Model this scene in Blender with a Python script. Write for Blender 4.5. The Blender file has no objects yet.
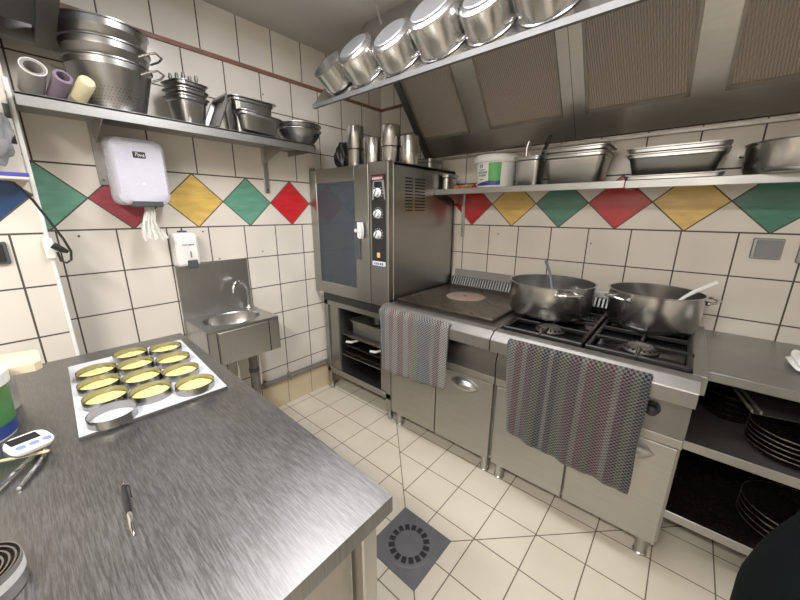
import bpy, bmesh, math, random
from mathutils import Vector, Matrix
random.seed(4)
SC = bpy.context.scene
COL = SC.collection
PI = math.pi

# ---------------------------------------------------------------- materials
def srgb(r, g, b):
    f = lambda c: (c/255/12.92) if c/255 <= .04045 else ((c/255+.055)/1.055)**2.4
    return (f(r), f(g), f(b), 1)

class NT:
    """small helper around a node tree"""
    def __init__(s, name):
        s.m = bpy.data.materials.new(name); s.m.use_nodes = True
        s.t = s.m.node_tree; s.t.nodes.clear()
        s.out = s.t.nodes.new('ShaderNodeOutputMaterial')
        s.b = s.t.nodes.new('ShaderNodeBsdfPrincipled')
        s.t.links.new(s.b.outputs[0], s.out.inputs[0])
    def n(s, kind, **kw):
        x = s.t.nodes.new('ShaderNode'+kind)
        for k, v in kw.items(): setattr(x, k, v)
        return x
    def l(s, a, b): s.t.links.new(a, b)
    def put(s, sock, v):
        if hasattr(v, 'is_linked'): s.l(v, sock)
        else: sock.default_value = v
    def m_(s, op, a, b=None, c=None):
        x = s.n('Math', operation=op)
        s.put(x.inputs[0], a)
        if b is not None: s.put(x.inputs[1], b)
        if c is not None: s.put(x.inputs[2], c)
        return x.outputs[0]
    def mix(s, f, a, b, blend='MIX'):
        x = s.n('Mix', data_type='RGBA', blend_type=blend)
        s.put(x.inputs[0], f); s.put(x.inputs[6], a); s.put(x.inputs[7], b)
        return x.outputs[2]
    def coord(s, scale=(1, 1, 1), rot=(0, 0, 0), kind='Object'):
        tc = s.n('TexCoord'); mp = s.n('Mapping')
        mp.inputs['Scale'].default_value = scale; mp.inputs['Rotation'].default_value = rot
        s.l(tc.outputs[kind], mp.inputs[0]); return mp.outputs[0]
    def noise(s, vec, scale, detail=3, rough=.5):
        x = s.n('TexNoise'); s.l(vec, x.inputs['Vector'])
        x.inputs['Scale'].default_value = scale; x.inputs['Detail'].default_value = detail
        x.inputs['Roughness'].default_value = rough
        return x.outputs['Fac']
    def rng(s, v, a, b, c, d):
        x = s.n('MapRange'); s.put(x.inputs[0], v)
        for i, q in enumerate((a, b, c, d)): x.inputs[i+1].default_value = q
        return x.outputs[0]
    def bump(s, h, st=.2, dist=.002):
        x = s.n('Bump'); x.inputs['Strength'].default_value = st; x.inputs['Distance'].default_value = dist
        s.l(h, x.inputs['Height']); s.l(x.outputs[0], s.b.inputs['Normal'])
    def set(s, **kw):
        names = dict(col='Base Color', rough='Roughness', metal='Metallic', spec='Specular IOR Level', trans='Transmission Weight',
                     ior='IOR', coat='Coat Weight', sheen='Sheen Weight', alpha='Alpha', em='Emission Color', ems='Emission Strength', aniso='Anisotropic', sss='Subsurface Weight')
        for k, v in kw.items(): s.put(s.b.inputs[names[k]], v)
        return s

def plain(name, col, rough=.5, metal=0, var=.12, vscale=14, **kw):
    t = NT(name); v = t.coord()
    f = t.rng(t.noise(v, vscale), .3, .7, 1-var, 1+var*.5)
    c = t.mix(1.0, col, f, 'MULTIPLY')
    t.set(col=c, rough=t.rng(t.noise(v, vscale*3), .3, .7, max(rough-.05, 0), min(rough+.08, 1)), metal=metal, **kw)
    return t.m

def steel(name, col=(.45, .445, .435, 1), rough=.27, stretch=(40, 40, 3), bump=.0, smudge=.05, blotch=.10, bscale=3.5):
    t = NT(name); v = t.coord(stretch); w = t.coord()
    grain = t.noise(v, 3.0, 2, .5)
    sm = t.noise(w, bscale, 4, .6)
    r = t.m_('ADD', rough+.04, t.rng(sm, .35, .7, -smudge*.4, smudge))
    c = t.mix(1.0, col, t.m_('MULTIPLY', t.rng(sm, .3, .7, 1.0, 1-blotch), t.rng(grain, .3, .7, .97, 1.03)), 'MULTIPLY')
    t.set(col=c, rough=r, metal=1.0)
    if bump: t.bump(grain, bump, .0003)
    return t.m

M = {}
M['steel'] = steel('brushed_steel')
M['steel_h'] = steel('brushed_steel_horizontal', stretch=(3, 40, 40), rough=.3)
M['door_steel'] = steel('door_steel', col=(.42, .405, .375, 1), stretch=(3, 40, 40), rough=.42, blotch=.06)
M['oven_steel'] = steel('oven_steel', col=(.34, .335, .32, 1), stretch=(40, 40, 2), rough=.27, blotch=.08)
M['shelf_steel'] = steel('shelf_steel', col=(.36, .36, .35, 1), stretch=(4, 30, 30), rough=.36)
M['dark_steel'] = steel('dark_steel', col=(.22, .215, .21, 1), stretch=(3, 30, 30), rough=.34)
M['hood_steel'] = steel('hood_steel', col=(.70, .675, .63, 1), stretch=(3, 20, 20), rough=.36, blotch=.06)
M['apron_steel'] = steel('apron_steel', col=(.62, .62, .63, 1), stretch=(3, 20, 20), rough=.16, blotch=.06)
M['frame_metal'] = plain('frame_metal', srgb(158, 152, 142), .4, metal=.5)
M['fascia'] = plain('fascia_steel', srgb(130, 127, 122), .40, metal=.75, var=.06)
M['lip_steel'] = plain('lip_steel', srgb(112, 112, 112), .5, metal=.5)
M['pot_steel'] = steel('pot_steel', col=(.56, .55, .535, 1), stretch=(2, 2, 60), rough=.20, smudge=.0, blotch=.05)
M['pot_base'] = steel('pot_base', col=(.36, .365, .375, 1), stretch=(30, 30, 2), rough=.38)
M['pan_steel'] = steel('pan_steel', col=(.40, .395, .385, 1), stretch=(4, 4, 30), rough=.25)
M['chrome'] = steel('chrome', col=(.75, .75, .75, 1), rough=.09, smudge=.02, blotch=.05)
M['ring_steel'] = steel('ring_steel', col=(.33, .32, .30, 1), rough=.2, stretch=(5, 5, 5), blotch=.1)

def worktop():
    t = NT('scratched_worktop')
    w = t.coord(); d1 = t.coord((2.6, 60, 1), (0, 0, math.radians(-92))); d2 = t.coord((3, 50, 1), (0, 0, math.radians(-70))); d3 = t.coord((3, 60, 1), (0, 0, math.radians(-30)))
    n1 = t.noise(d1, 9, 3, .7); n2 = t.noise(d2, 8, 3, .7); n3 = t.noise(d3, 7, 3, .7); sm = t.noise(w, 3.2, 4, .6)
    h = t.m_('ADD', t.m_('ADD', t.m_('MULTIPLY', n1, .6), t.m_('MULTIPLY', n2, .28)), t.m_('MULTIPLY', n3, .12))
    r = t.m_('ADD', t.rng(h, .42, .58, .34, .44), t.rng(sm, .3, .7, -.04, .04))
    c = t.mix(t.rng(h, .44, .60, 0, 1), (.205, .20, .193, 1), (.30, .30, .30, 1))
    c = t.mix(1.0, c, t.rng(sm, .3, .7, .9, 1.08), 'MULTIPLY')
    t.set(col=c, rough=r, metal=1.0); t.bump(h, .03, .0005)
    return t.m
M['worktop'] = worktop()

def tile_wall(name, axis, sign, u0, u1, u2, uc, ramp):
    """cream wall tiles, one band of coloured diamonds, lengths in metres"""
    t = NT(name); tc = t.n('TexCoord'); sp = t.n('SeparateXYZ'); t.l(tc.outputs['Object'], sp.inputs[0])
    u = sp.outputs[axis]; v = sp.outputs[2]
    if sign < 0: u = t.m_('MULTIPLY', u, -1.0)
    G = .0033
    def line(x, off, per):      # 1 on the joint
        p = t.m_('PINGPONG', t.m_('SUBTRACT', x, off-per*40), per/2)
        return t.m_('LESS_THAN', p, G)
    low = t.m_('LESS_THAN', v, 1.3115); up = t.m_('GREATER_THAN', v, 1.592); top = t.m_('GREATER_THAN', v, 2.205)
    mid = t.m_('SUBTRACT', 1.0, t.m_('ADD', low, up))
    rows = t.m_('MAXIMUM', t.m_('MULTIPLY', low, line(v, .1105, .2)), t.m_('MULTIPLY', up, line(v, .193, .2)))
    rows = t.m_('MULTIPLY', rows, t.m_('SUBTRACT', 1.0, top))
    upn = t.m_('SUBTRACT', up, top)
    cols = t.m_('MAXIMUM', t.m_('MULTIPLY', low, line(u, u0, .2056)), t.m_('MULTIPLY', upn, line(u, u1, .2056)))
    cols = t.m_('MAXIMUM', cols, t.m_('MULTIPLY', top, line(u, u2, .203)))
    edge = t.m_('MAXIMUM', t.m_('LESS_THAN', t.m_('ABSOLUTE', t.m_('SUBTRACT', v, 1.3115)), G), t.m_('LESS_THAN', t.m_('ABSOLUTE', t.m_('SUBTRACT', v, 1.592)), G))
    P = .2935
    k = t.m_('FLOOR', t.m_('ADD', t.m_('DIVIDE', t.m_('SUBTRACT', u, uc), P), .5))
    du = t.m_('DIVIDE', t.m_('ABSOLUTE', t.m_('SUBTRACT', t.m_('SUBTRACT', u, uc), t.m_('MULTIPLY', k, P))), P/2)
    dv = t.m_('DIVIDE', t.m_('ABSOLUTE', t.m_('SUBTRACT', v, 1.4515)), .1405)
    d = t.m_('ADD', du, dv)
    dj = t.m_('MULTIPLY', mid, t.m_('LESS_THAN', t.m_('ABSOLUTE', t.m_('SUBTRACT', d, 1.0)), .030))
    ins = t.m_('MULTIPLY', mid, t.m_('LESS_THAN', d, 1.0))
    joint = t.m_('MAXIMUM', t.m_('MAXIMUM', rows, cols), t.m_('MAXIMUM', edge, dj))
    cr = t.n('ValToRGB'); cr.color_ramp.interpolation = 'CONSTANT'
    el = cr.color_ramp.elements
    while len(el) < len(ramp): el.new(.5)
    for i, c in enumerate(ramp): el[i].position = i/16; el[i].color = c
    t.l(t.m_('DIVIDE', t.m_('ADD', k, 3.5), 16.0), cr.inputs[0])
    nz = t.noise(t.coord(), 2.2, 3); cell = t.noise(t.coord((5, 5, 5)), 1.0, 0)
    cream = t.mix(t.rng(nz, .3, .7, 0, 1), srgb(220, 214, 203), srgb(211, 204, 193))
    cream = t.mix(1.0, cream, t.rng(cell, .3, .7, .95, 1.04), 'MULTIPLY')
    dia = t.mix(1.0, cr.outputs[0], t.rng(t.noise(t.coord((1, 1, 4)), 9, 3), .3, .7, .82, 1.12), 'MULTIPLY')
    c = t.mix(ins, cream, dia)
    c = t.mix(joint, c, srgb(66, 58, 52))
    t.set(col=c, rough=t.m_('ADD', t.m_('MULTIPLY', joint, .5), t.rng(nz, .3, .7, .16, .27)), spec=.45)
    t.bump(t.m_('SUBTRACT', t.m_('ADD', 1.0, t.m_('MULTIPLY', nz, .12)), joint), .35, .002)
    return t.m
RED, GRN, YEL, BLU, BUR = srgb(200, 36, 42), srgb(92, 148, 126), srgb(214, 176, 92), srgb(24, 58, 104), srgb(152, 66, 76)
M['wall_l'] = tile_wall('tiles_left_wall', 1, -1, .8214, .837, .747, .898, [YEL, BLU, GRN, RED, GRN, YEL, BUR, GRN, BLU, YEL, GRN, RED, GRN, YEL, BLU, RED])
M['wall_p'] = tile_wall('tiles_pillar', 1, -1, 2.19, 2.19, 2.19, 2.252, [YEL, BLU, GRN, BLU, RED, YEL, BUR, GRN, BLU, YEL, GRN, RED, GRN, YEL, BLU, RED])
DGR, DRD = srgb(74, 124, 108), srgb(180, 30, 40)
M['wall_b'] = tile_wall('tiles_back_wall', 0, 1, .8255, .824, .75, .893, [RED, YEL, GRN, DRD, YEL, DGR, DRD, YEL, DGR, RED, YEL, GRN, BLU, YEL, GRN, RED])

def floor_mat():
    t = NT('floor_tiles'); tc = t.n('TexCoord'); sp = t.n('SeparateXYZ'); t.l(tc.outputs['Object'], sp.inputs[0])
    x, y = sp.outputs[0], sp.outputs[1]
    dx = t.m_('SUBTRACT', x, 1.40); dy = t.m_('SUBTRACT', y, -1.31)
    ax, ay = t.m_('ABSOLUTE', dx), t.m_('ABSOLUTE', dy)
    left = t.m_('MULTIPLY', t.m_('LESS_THAN', dx, 0.0), t.m_('GREATER_THAN', ax, ay))
    xs = t.m_('SUBTRACT', x, t.m_('MULTIPLY', left, .07)); ys = t.m_('SUBTRACT', y, t.m_('MULTIPLY', left, .02))
    G = .0024
    ln = lambda q, off: t.m_('LESS_THAN', t.m_('PINGPONG', t.m_('SUBTRACT', q, off-8), .1), G)
    j = t.m_('MAXIMUM', ln(xs, 0), ln(ys, -.1))
    j = t.m_('MAXIMUM', j, t.m_('LESS_THAN', t.m_('ABSOLUTE', t.m_('SUBTRACT', ax, ay)), .0034))
    fine = t.noise(t.coord(), 260, 2); big = t.noise(t.coord(), 2.6, 4)
    c = t.mix(t.rng(big, .3, .7, 0, 1), srgb(206, 199, 181), srgb(194, 185, 165))
    c = t.mix(1.0, c, t.rng(fine, .3, .7, .93, 1.04), 'MULTIPLY')
    c = t.mix(j, c, srgb(92, 80, 66))
    t.set(col=c, rough=t.m_('ADD', t.m_('MULTIPLY', j, .3), t.rng(big, .3, .7, .36, .5)))
    t.bump(t.m_('SUBTRACT', t.m_('ADD', 1.0, t.m_('MULTIPLY', fine, .25)), j), .3, .0015)
    return t.m
M['floor'] = floor_mat()

def skirt_mat():
    t = NT('skirting_tiles'); tc = t.n('TexCoord'); sp = t.n('SeparateXYZ'); t.l(tc.outputs['Object'], sp.inputs[0])
    s = t.m_('ADD', sp.outputs[0], sp.outputs[1])
    j = t.m_('LESS_THAN', t.m_('PINGPONG', t.m_('ADD', s, 8.03), .1), .0024)
    c = t.mix(t.noise(t.coord(), 5), srgb(205, 188, 156), srgb(184, 166, 134))
    t.set(col=t.mix(j, c, srgb(96, 84, 70)), rough=.35); return t.m
M['skirt'] = skirt_mat()

def filter_mat():
    t = NT('filter_mesh'); v = t.coord((1, 1, 1))
    a = t.n('TexWave', wave_type='BANDS', bands_direction='DIAGONAL'); b = t.n('TexWave', wave_type='BANDS', bands_direction='X')
    for q, sc, ds in ((a, 62, 1.2), (b, 74, .6)):
        t.l(v, q.inputs[0]); q.inputs['Scale'].default_value = sc; q.inputs['Distortion'].default_value = ds
    h = t.m_('MULTIPLY', a.outputs['Fac'], b.outputs['Fac'])
    c = t.mix(t.rng(h, .0, .75, 0, 1), srgb(140, 130, 120), srgb(240, 230, 216))
    t.set(col=c, rough=.5, metal=0.0); t.bump(h, .8, .004)
    return t.m
M['filter'] = filter_mat()

def towel_mat(name, stripes, period, off, dark=1.0):
    """woven stripes running down the cloth: colour by x, small light stitches by x and z"""
    t = NT(name); tc = t.n('TexCoord'); sp = t.n('SeparateXYZ'); t.l(tc.outputs['Object'], sp.inputs[0])
    x, z = sp.outputs[0], sp.outputs[2]
    f = t.m_('FRACT', t.m_('DIVIDE', t.m_('SUBTRACT', x, off-4*period), period))
    cr = t.n('ValToRGB'); cr.color_ramp.interpolation = 'CONSTANT'; el = cr.color_ramp.elements
    while len(el) < len(stripes): el.new(.5)
    for i, (p, c) in enumerate(stripes): el[i].position = p; el[i].color = c
    t.l(f, cr.inputs[0])
    ci = t.m_('FLOOR', t.m_('DIVIDE', t.m_('ADD', x, 4.0), .0085))
    odd = t.m_('MODULO', ci, 2.0)
    pz = t.m_('FRACT', t.m_('ADD', t.m_('DIVIDE', t.m_('ADD', z, 4.0), .0135), t.m_('MULTIPLY', odd, .5)))
    ck = t.m_('LESS_THAN', pz, .5)
    nz = t.noise(t.coord(), 300, 2)
    lt = t.mix(.40, cr.outputs[0], srgb(226, 222, 212))
    dk = t.mix(1.0, cr.outputs[0], (.40, .40, .40, 1), 'MULTIPLY')
    c = t.mix(ck, dk, lt)
    c = t.mix(1.0, c, t.rng(nz, .3, .7, .8*dark, 1.1*dark), 'MULTIPLY')
    t.set(col=c, rough=.95, spec=.1, sheen=.2)
    t.bump(t.m_('ADD', ck, t.m_('MULTIPLY', nz, .6)), .6, .003)
    return t.m
MAU, CRE, SLA, OLV, NAV, PLU = srgb(136, 84, 100), srgb(168, 166, 160), srgb(92, 104, 126), srgb(120, 130, 108), srgb(58, 66, 96), srgb(108, 70, 94)
M['towel_a'] = towel_mat('towel_weave_light', [(0, SLA), (.08, CRE), (.15, MAU), (.22, CRE), (.29, MAU), (.38, CRE), (.45, MAU), (.53, OLV), (.60, SLA), (.77, OLV), (.83, PLU), (.9, CRE)], .47, .797, .43)
M['towel_b'] = towel_mat('towel_weave_dark', [(0, CRE), (.06, MAU), (.12, CRE), (.16, PLU), (.22, OLV), (.28, NAV), (.33, CRE), (.36, NAV), (.41, OLV), (.48, PLU), (.56, CRE), (.60, MAU), (.66, OLV), (.70, MAU), (.78, CRE), (.82, PLU), (.88, OLV), (.93, NAV)], .51, 1.58, .23)

M['dispenser'] = plain('lavender_grey_plastic', srgb(198, 197, 212), .22, var=.03)
M['white_pl'] = plain('white_plastic', srgb(232, 232, 230), .3, var=.04)
M['rack_pl'] = plain('off_white_plastic', srgb(206, 200, 188), .4, var=.05)
M['cream_pl'] = plain('cream_plastic', srgb(226, 208, 178), .4, var=.06)
M['grey_pl'] = plain('dark_grey_plastic', srgb(62, 66, 72), .4)
M['socket'] = plain('grey_socket_plastic', srgb(120, 122, 126), .35, var=.05)
M['black'] = plain('black_plastic', srgb(22, 22, 24), .35)
M['blue_pl'] = plain('blue_rubber', srgb(110, 128, 186), .5, var=.05)
M['blue_strip'] = plain('blue_edge', srgb(62, 66, 170), .4)
M['iron'] = plain('cast_iron', srgb(20, 19, 19), .36, metal=.5, var=.3)
M['enamel'] = plain('black_enamel', srgb(12, 12, 14), .12, var=.2)
M['burner'] = plain('burner_metal', srgb(82, 80, 76), .45, metal=.7, var=.35, vscale=40)
M['plate'] = plain('hot_plate_steel', srgb(74, 66, 54), .30, metal=.7, var=.4, vscale=5)
M['plate_disc'] = plain('hot_plate_centre', srgb(150, 128, 112), .5, metal=.4, var=.2, vscale=20)
M['green'] = plain('green_label', srgb(74, 168, 84), .35, var=.1)
M['dgreen'] = plain('green_tub_label', srgb(58, 120, 62), .35, var=.25, vscale=9)
M['navy'] = plain('blue_label', srgb(34, 56, 130), .35, var=.1)
M['paper'] = plain('white_paper', srgb(228, 227, 222), .85, var=.06)
M['liner'] = plain('tray_liner', srgb(200, 203, 211), .5, var=.04)
M['custard'] = plain('egg_custard', srgb(228, 216, 134), .38, var=.16, vscale=60, spec=.5)
M['red'] = plain('red_paint', srgb(150, 48, 44), .5)
M['maroon'] = plain('maroon_plate', srgb(120, 34, 44), .4)
M['redtrim'] = plain('red_brown_trim', srgb(124, 82, 68), .5, var=.2)
M['ceil'] = plain('ceiling_paint', srgb(178, 174, 168), .7, var=.06, vscale=3)
M['brown'] = plain('brown_tray', srgb(104, 66, 46), .5)
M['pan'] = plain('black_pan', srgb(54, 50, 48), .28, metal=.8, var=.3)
M['pan_rim'] = plain('pale_pan_rim', srgb(150, 140, 128), .3, metal=.9)  # pale steel tone for the thin ring around each frying pan
M['cord'] = plain('black_cable', srgb(24, 24, 26), .45)
M['pipe'] = plain('grey_pipe', srgb(120, 116, 110), .4, metal=.4)
M['drain'] = plain('drain_grey', srgb(88, 88, 92), .5, metal=.2, var=.15)
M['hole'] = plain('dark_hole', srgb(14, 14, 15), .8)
M['jacket'] = plain('dark_jacket_cloth', srgb(6, 10, 11), .95, var=.2, vscale=30, spec=.05)
M['trousers'] = plain('dark_trousers_cloth', srgb(12, 13, 17), .95, spec=.05)
M['skin'] = plain('skin', srgb(198, 150, 124), .5, var=.06, sss=.1)
M['hair'] = plain('brown_hair', srgb(48, 34, 26), .6)
M['shoe'] = plain('black_shoe', srgb(18, 18, 18), .4)
M['purple'] = plain('purple_grey_core', srgb(126, 112, 130), .6)
M['greycard'] = plain('grey_film_roll', srgb(150, 146, 142), .35)
M['wax'] = plain('pale_yellow_roll', srgb(224, 214, 172), .5)
M['orange'] = plain('toasted_bread', srgb(196, 116, 60), .7, var=.3, vscale=50)
M['amber'] = plain('amber_lamp', srgb(224, 176, 120), .3)
M['lens'] = plain('white_dial', srgb(214, 216, 220), .3)
M['slate'] = plain('blue_grey_handle', srgb(96, 112, 130), .4)
M['wood'] = plain('pale_wood', srgb(206, 180, 138), .6)
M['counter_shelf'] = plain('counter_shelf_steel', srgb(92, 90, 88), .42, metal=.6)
M['cabinet_dark'] = steel('hanging_unit_panel', col=(.16, .165, .165, 1), rough=.32, stretch=(5, 5, 5))

def glass(name, col, alpha_mix):
    t = NT(name)
    tr = t.n('BsdfTransparent'); gl = t.n('BsdfGlossy'); mx = t.n('MixShader'); fr = t.n('Fresnel')
    tr.inputs[0].default_value = col; gl.inputs['Roughness'].default_value = .02; gl.inputs['Color'].default_value = (.40, .42, .46, 1)
    fr.inputs[0].default_value = 1.5
    t.l(t.m_('ADD', fr.outputs[0], alpha_mix), mx.inputs[0]); t.l(tr.outputs[0], mx.inputs[1]); t.l(gl.outputs[0], mx.inputs[2])
    df = t.n('BsdfDiffuse'); df.inputs[0].default_value = (.12, .145, .17, 1); m2 = t.n('MixShader'); m2.inputs[0].default_value = .35
    t.l(mx.outputs[0], m2.inputs[1]); t.l(df.outputs[0], m2.inputs[2]); t.l(m2.outputs[0], t.out.inputs[0]); return t.m
M['oven_glass'] = glass('oven_glass', (.45, .50, .56, 1), .03)
M['film'] = plain('clear_bag_film', srgb(170, 172, 176), .12, var=.3, trans=.55)
t = NT('lamp_diffuser'); t.set(col=(1, 1, 1, 1), em=(1, .95, .86, 1), ems=4.0); M['diffuser'] = t.m

# ---------------------------------------------------------------- mesh helpers
def rootloc(p):
    while p is not None and p.parent is not None: p = p.parent
    return p.location.copy() if p is not None else Vector((0, 0, 0))

class MB:
    def __init__(s): s.bm = bmesh.new()
    def box(s, x0, x1, y0, y1, z0, z1, bev=.002, seg=1, mat=None):
        r = bmesh.ops.create_cube(s.bm, size=1)
        vs = r['verts']
        for v in vs:
            v.co = Vector(((x0+x1)/2+v.co.x*(x1-x0), (y0+y1)/2+v.co.y*(y1-y0), (z0+z1)/2+v.co.z*(z1-z0)))
        if bev:
            b = min(bev, .45*min(abs(x1-x0), abs(y1-y0), abs(z1-z0)))
            es = list({e for v in vs for e in v.link_edges})
            g = bmesh.ops.bevel(s.bm, geom=es, offset=b, segments=seg, affect='EDGES', profile=.5)
            vs = list({v for v in vs if v.is_valid} | set(g['verts']))
        if mat is not None: bmesh.ops.transform(s.bm, matrix=mat, verts=vs)
        return s
    def loft(s, loops, cap0=True, cap1=True, closed=False):
        vv = [[s.bm.verts.new(p) for p in lp] for lp in loops]; n = len(vv[0])
        rng = range(len(vv)) if closed else range(len(vv)-1)
        for i in rng:
            a, b = vv[i], vv[(i+1) % len(vv)]
            for k in range(n):
                try: s.bm.faces.new((a[k], a[(k+1) % n], b[(k+1) % n], b[k]))
                except ValueError: pass
        if not closed:
            if cap0: s.bm.faces.new(list(reversed(vv[0])))
            if cap1: s.bm.faces.new(vv[-1])
        return s
    def lathe(s, prof, c=(0, 0, 0), seg=40, mat=None, closed=False):
        """profile (r, z) bottom to top"""
        mat = mat or Matrix.Translation(c)
        loops = [[mat @ Vector((max(r, .0003)*math.cos(2*PI*k/seg), max(r, .0003)*math.sin(2*PI*k/seg), z)) for k in range(seg)] for r, z in prof]
        return s.loft(loops, closed=closed)
    def tube(s, pts, r, seg=8, closed=False):
        pts = [Vector(p) for p in pts]; n = len(pts); loops = []
        up = None
        for i, p in enumerate(pts):
            if closed: d = pts[(i+1) % n]-pts[i-1]
            else: d = pts[min(i+1, n-1)]-pts[max(i-1, 0)]
            d.normalize()
            if up is None:
                up = Vector((0, 0, 1)) if abs(d.z) < .9 else Vector((1, 0, 0))
            a = up-d*up.dot(d); a.normalize(); b = d.cross(a); up = a
            rr = r[i] if isinstance(r, (list, tuple)) else r
            loops.append([p+(a*math.cos(2*PI*k/seg)+b*math.sin(2*PI*k/seg))*rr for k in range(seg)])
        return s.loft(loops, closed=closed)
    def cyl(s, p0, p1, r, seg=20): return s.tube([p0, p1], r, seg)
    def prism(s, poly, axis, a0, a1):
        """2D polygon extruded along an axis; axis 0: (y,z), 1: (x,z), 2: (x,y)"""
        def P(q, a): return (a, q[0], q[1]) if axis == 0 else (q[0], a, q[1]) if axis == 1 else (q[0], q[1], a)
        return s.loft([[P(q, a0) for q in poly], [P(q, a1) for q in poly]])
    def quad(s, *ps):
        s.bm.faces.new([s.bm.verts.new(p) for p in ps]); return s
    def xf(s, mat):
        bmesh.ops.transform(s.bm, matrix=mat, verts=s.bm.verts[:]); return s
    def build(s, name, mat, parent=None, world=True, angle=35):
        if parent is not None and world:
            bmesh.ops.translate(s.bm, vec=-rootloc(parent), verts=s.bm.verts[:])
        bmesh.ops.recalc_face_normals(s.bm, faces=s.bm.faces[:])
        me = bpy.data.meshes.new(name); s.bm.to_mesh(me); s.bm.free()
        me.materials.append(M[mat] if isinstance(mat, str) else mat)
        for p in me.polygons: p.use_smooth = True
        me.set_sharp_from_angle(angle=math.radians(angle))
        o = bpy.data.objects.new(name, me); COL.objects.link(o)
        if parent is not None: o.parent = parent
        return o

def tag(o, label, cat, group=None):
    o['label'] = label; o['category'] = cat
    if group: o['group'] = group
    return o
def thing(name, label, cat, loc=(0, 0, 0), group=None, rz=0):
    o = bpy.data.objects.new(name, None); o.empty_display_size = .05; COL.objects.link(o)
    o.location = loc; o.rotation_euler = (0, 0, rz)
    return tag(o, label, cat, group)
def struct(mb, name, mat):
    o = mb.build(name, mat); o['kind'] = 'structure'; return o
def dup(o, parent=None):
    c = o.copy(); COL.objects.link(c); c.parent = parent
    for ch in [q for q in o.children]: dup(ch, c)
    return c
def rrect(w, d, r, z, n=4, cx=0, cy=0):
    pts = []
    for i, (sx, sy) in enumerate(((1, 1), (-1, 1), (-1, -1), (1, -1))):
        for k in range(n+1):
            a = PI/2*i+PI/2*k/n
            pts.append((cx+sx*(w/2-r)+r*math.cos(a), cy+sy*(d/2-r)+r*math.sin(a), z))
    return pts
def pan_mesh(w, d, h, rim=.012, taper=.02, r=.03, th=.0015, base=0):
    """gastronorm style pan: rounded box with a flat flange, w x d at the flange"""
    W, D = w-2*rim, d-2*rim
    L = [rrect(W-2*taper, D-2*taper, r, base+.0), rrect(W-2*taper+.006, D-2*taper+.006, r, base+.004), rrect(W-.012, D-.012, r, base+h-.022), rrect(W, D, r, base+h-.016),
         rrect(W, D, r, base+h-.004), rrect(w, d, r+.005, base+h-.003), rrect(w, d, r+.005, base+h), rrect(W-2*th, D-2*th, r, base+h-.001),
         rrect(W-.012-2*th, D-.012-2*th, r, base+h-.022), rrect(W-2*taper-2*th, D-2*taper-2*th, r, base+th*2)]
    return MB().loft(L)
def strokes(mb, u0, u1, v0, v1, P, n, seed, th=.0006):
    """a line of illegible small lettering as short raised strokes; P(u, v, d) gives the point"""
    rd = random.Random(seed); w = (u1-u0)/n
    for i in range(n):
        a = u0+w*(i+.12); b = u0+w*(i+.12+.45+.3*rd.random()); lo = v0+(v1-v0)*(.0 if rd.random() > .2 else .2)
        mb.loft([[P(a, lo, 0), P(b, lo, 0), P(b, v1, 0), P(a, v1, 0)], [P(a, lo, th), P(b, lo, th), P(b, v1, th), P(a, v1, th)]])
    return mb
def text_part(txt, size, mat, parent, mtx, name='logo_text', shear=0):
    cu = bpy.data.curves.new(name, 'FONT'); cu.body = txt; cu.size = size; cu.align_x = 'CENTER'; cu.align_y = 'CENTER'; cu.extrude = .0004; cu.shear = shear
    to = bpy.data.objects.new('tmp_text', cu); COL.objects.link(to)
    bpy.context.view_layer.update()
    me = bpy.data.meshes.new_from_object(to.evaluated_get(bpy.context.evaluated_depsgraph_get()))
    bpy.data.objects.remove(to); me.transform(Matrix.Translation(-rootloc(parent)) @ mtx)
    me.materials.clear(); me.materials.append(M[mat])
    o = bpy.data.objects.new(name, me); COL.objects.link(o); o.parent = parent; return o

# ---------------------------------------------------------------- the setting
RX, RY = 3.35, -3.4
struct(MB().box(-.1, RX+.1, RY-.1, .1, -.1, 0, 0), 'floor', 'floor')
struct(MB().box(-.1, 0, RY, 0, 0, 2.44, 0), 'wall_left', 'wall_l')
struct(MB().box(0, .22, RY, -2.098, 0, 2.44, 0), 'wall_pillar', 'wall_p')
struct(MB().box(-.1, RX+.1, 0, .1, 0, 2.44, 0), 'wall_back', 'wall_b')
struct(MB().box(RX, RX+.1, RY, 0, 0, 2.44, 0), 'wall_right', 'wall_l')
struct(MB().box(-.1, RX+.1, RY-.1, RY, 0, 2.44, 0), 'wall_front', 'wall_b')
struct(MB().box(-.1, RX+.1, RY-.1, .1, 2.44, 2.54, 0), 'ceiling', 'ceil')
struct(MB().box(0, .012, RY, 0, 0, .2, .002), 'baseboard_left', 'skirt')
struct(MB().box(.012, RX, -.012, 0, 0, .2, .002), 'baseboard_back', 'skirt')
struct(MB().box(0, .008, RY, 0, 2.19, 2.212, .002), 'trim_1', 'redtrim')
struct(MB().box(.008, RX, -.008, 0, 2.19, 2.212, .002), 'trim_2', 'redtrim')

# ---------------------------------------------------------------- foreground work table
tb = thing('work_table', 'scratched stainless steel work table filling the foreground', 'table', (1.0, -2.2, 0))
MB().prism([(.385, -1.757), (.345, -2.85), (1.748, -2.85), (1.738, -1.789)], 2, .812, .85).build('tabletop', 'worktop', tb)
MB().box(1.665, 1.69, -2.75, -1.86, .1, .81).build('end_panel', 'door_steel', tb)
for x, y in ((1.70, -1.835), (1.70, -2.8), (.42, -1.80), (.40, -2.8)):
    l = MB().box(x-.02, x+.02, y-.02, y+.02, .03, .812, .003).build('leg', 'steel', tb)
    MB().cyl((x, y, 0), (x, y, .032), .018).build('foot', 'black', l)
MB().box(.40, 1.66, -2.78, -1.88, .20, .225).build('lower_shelf', 'steel_h', tb)

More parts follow.
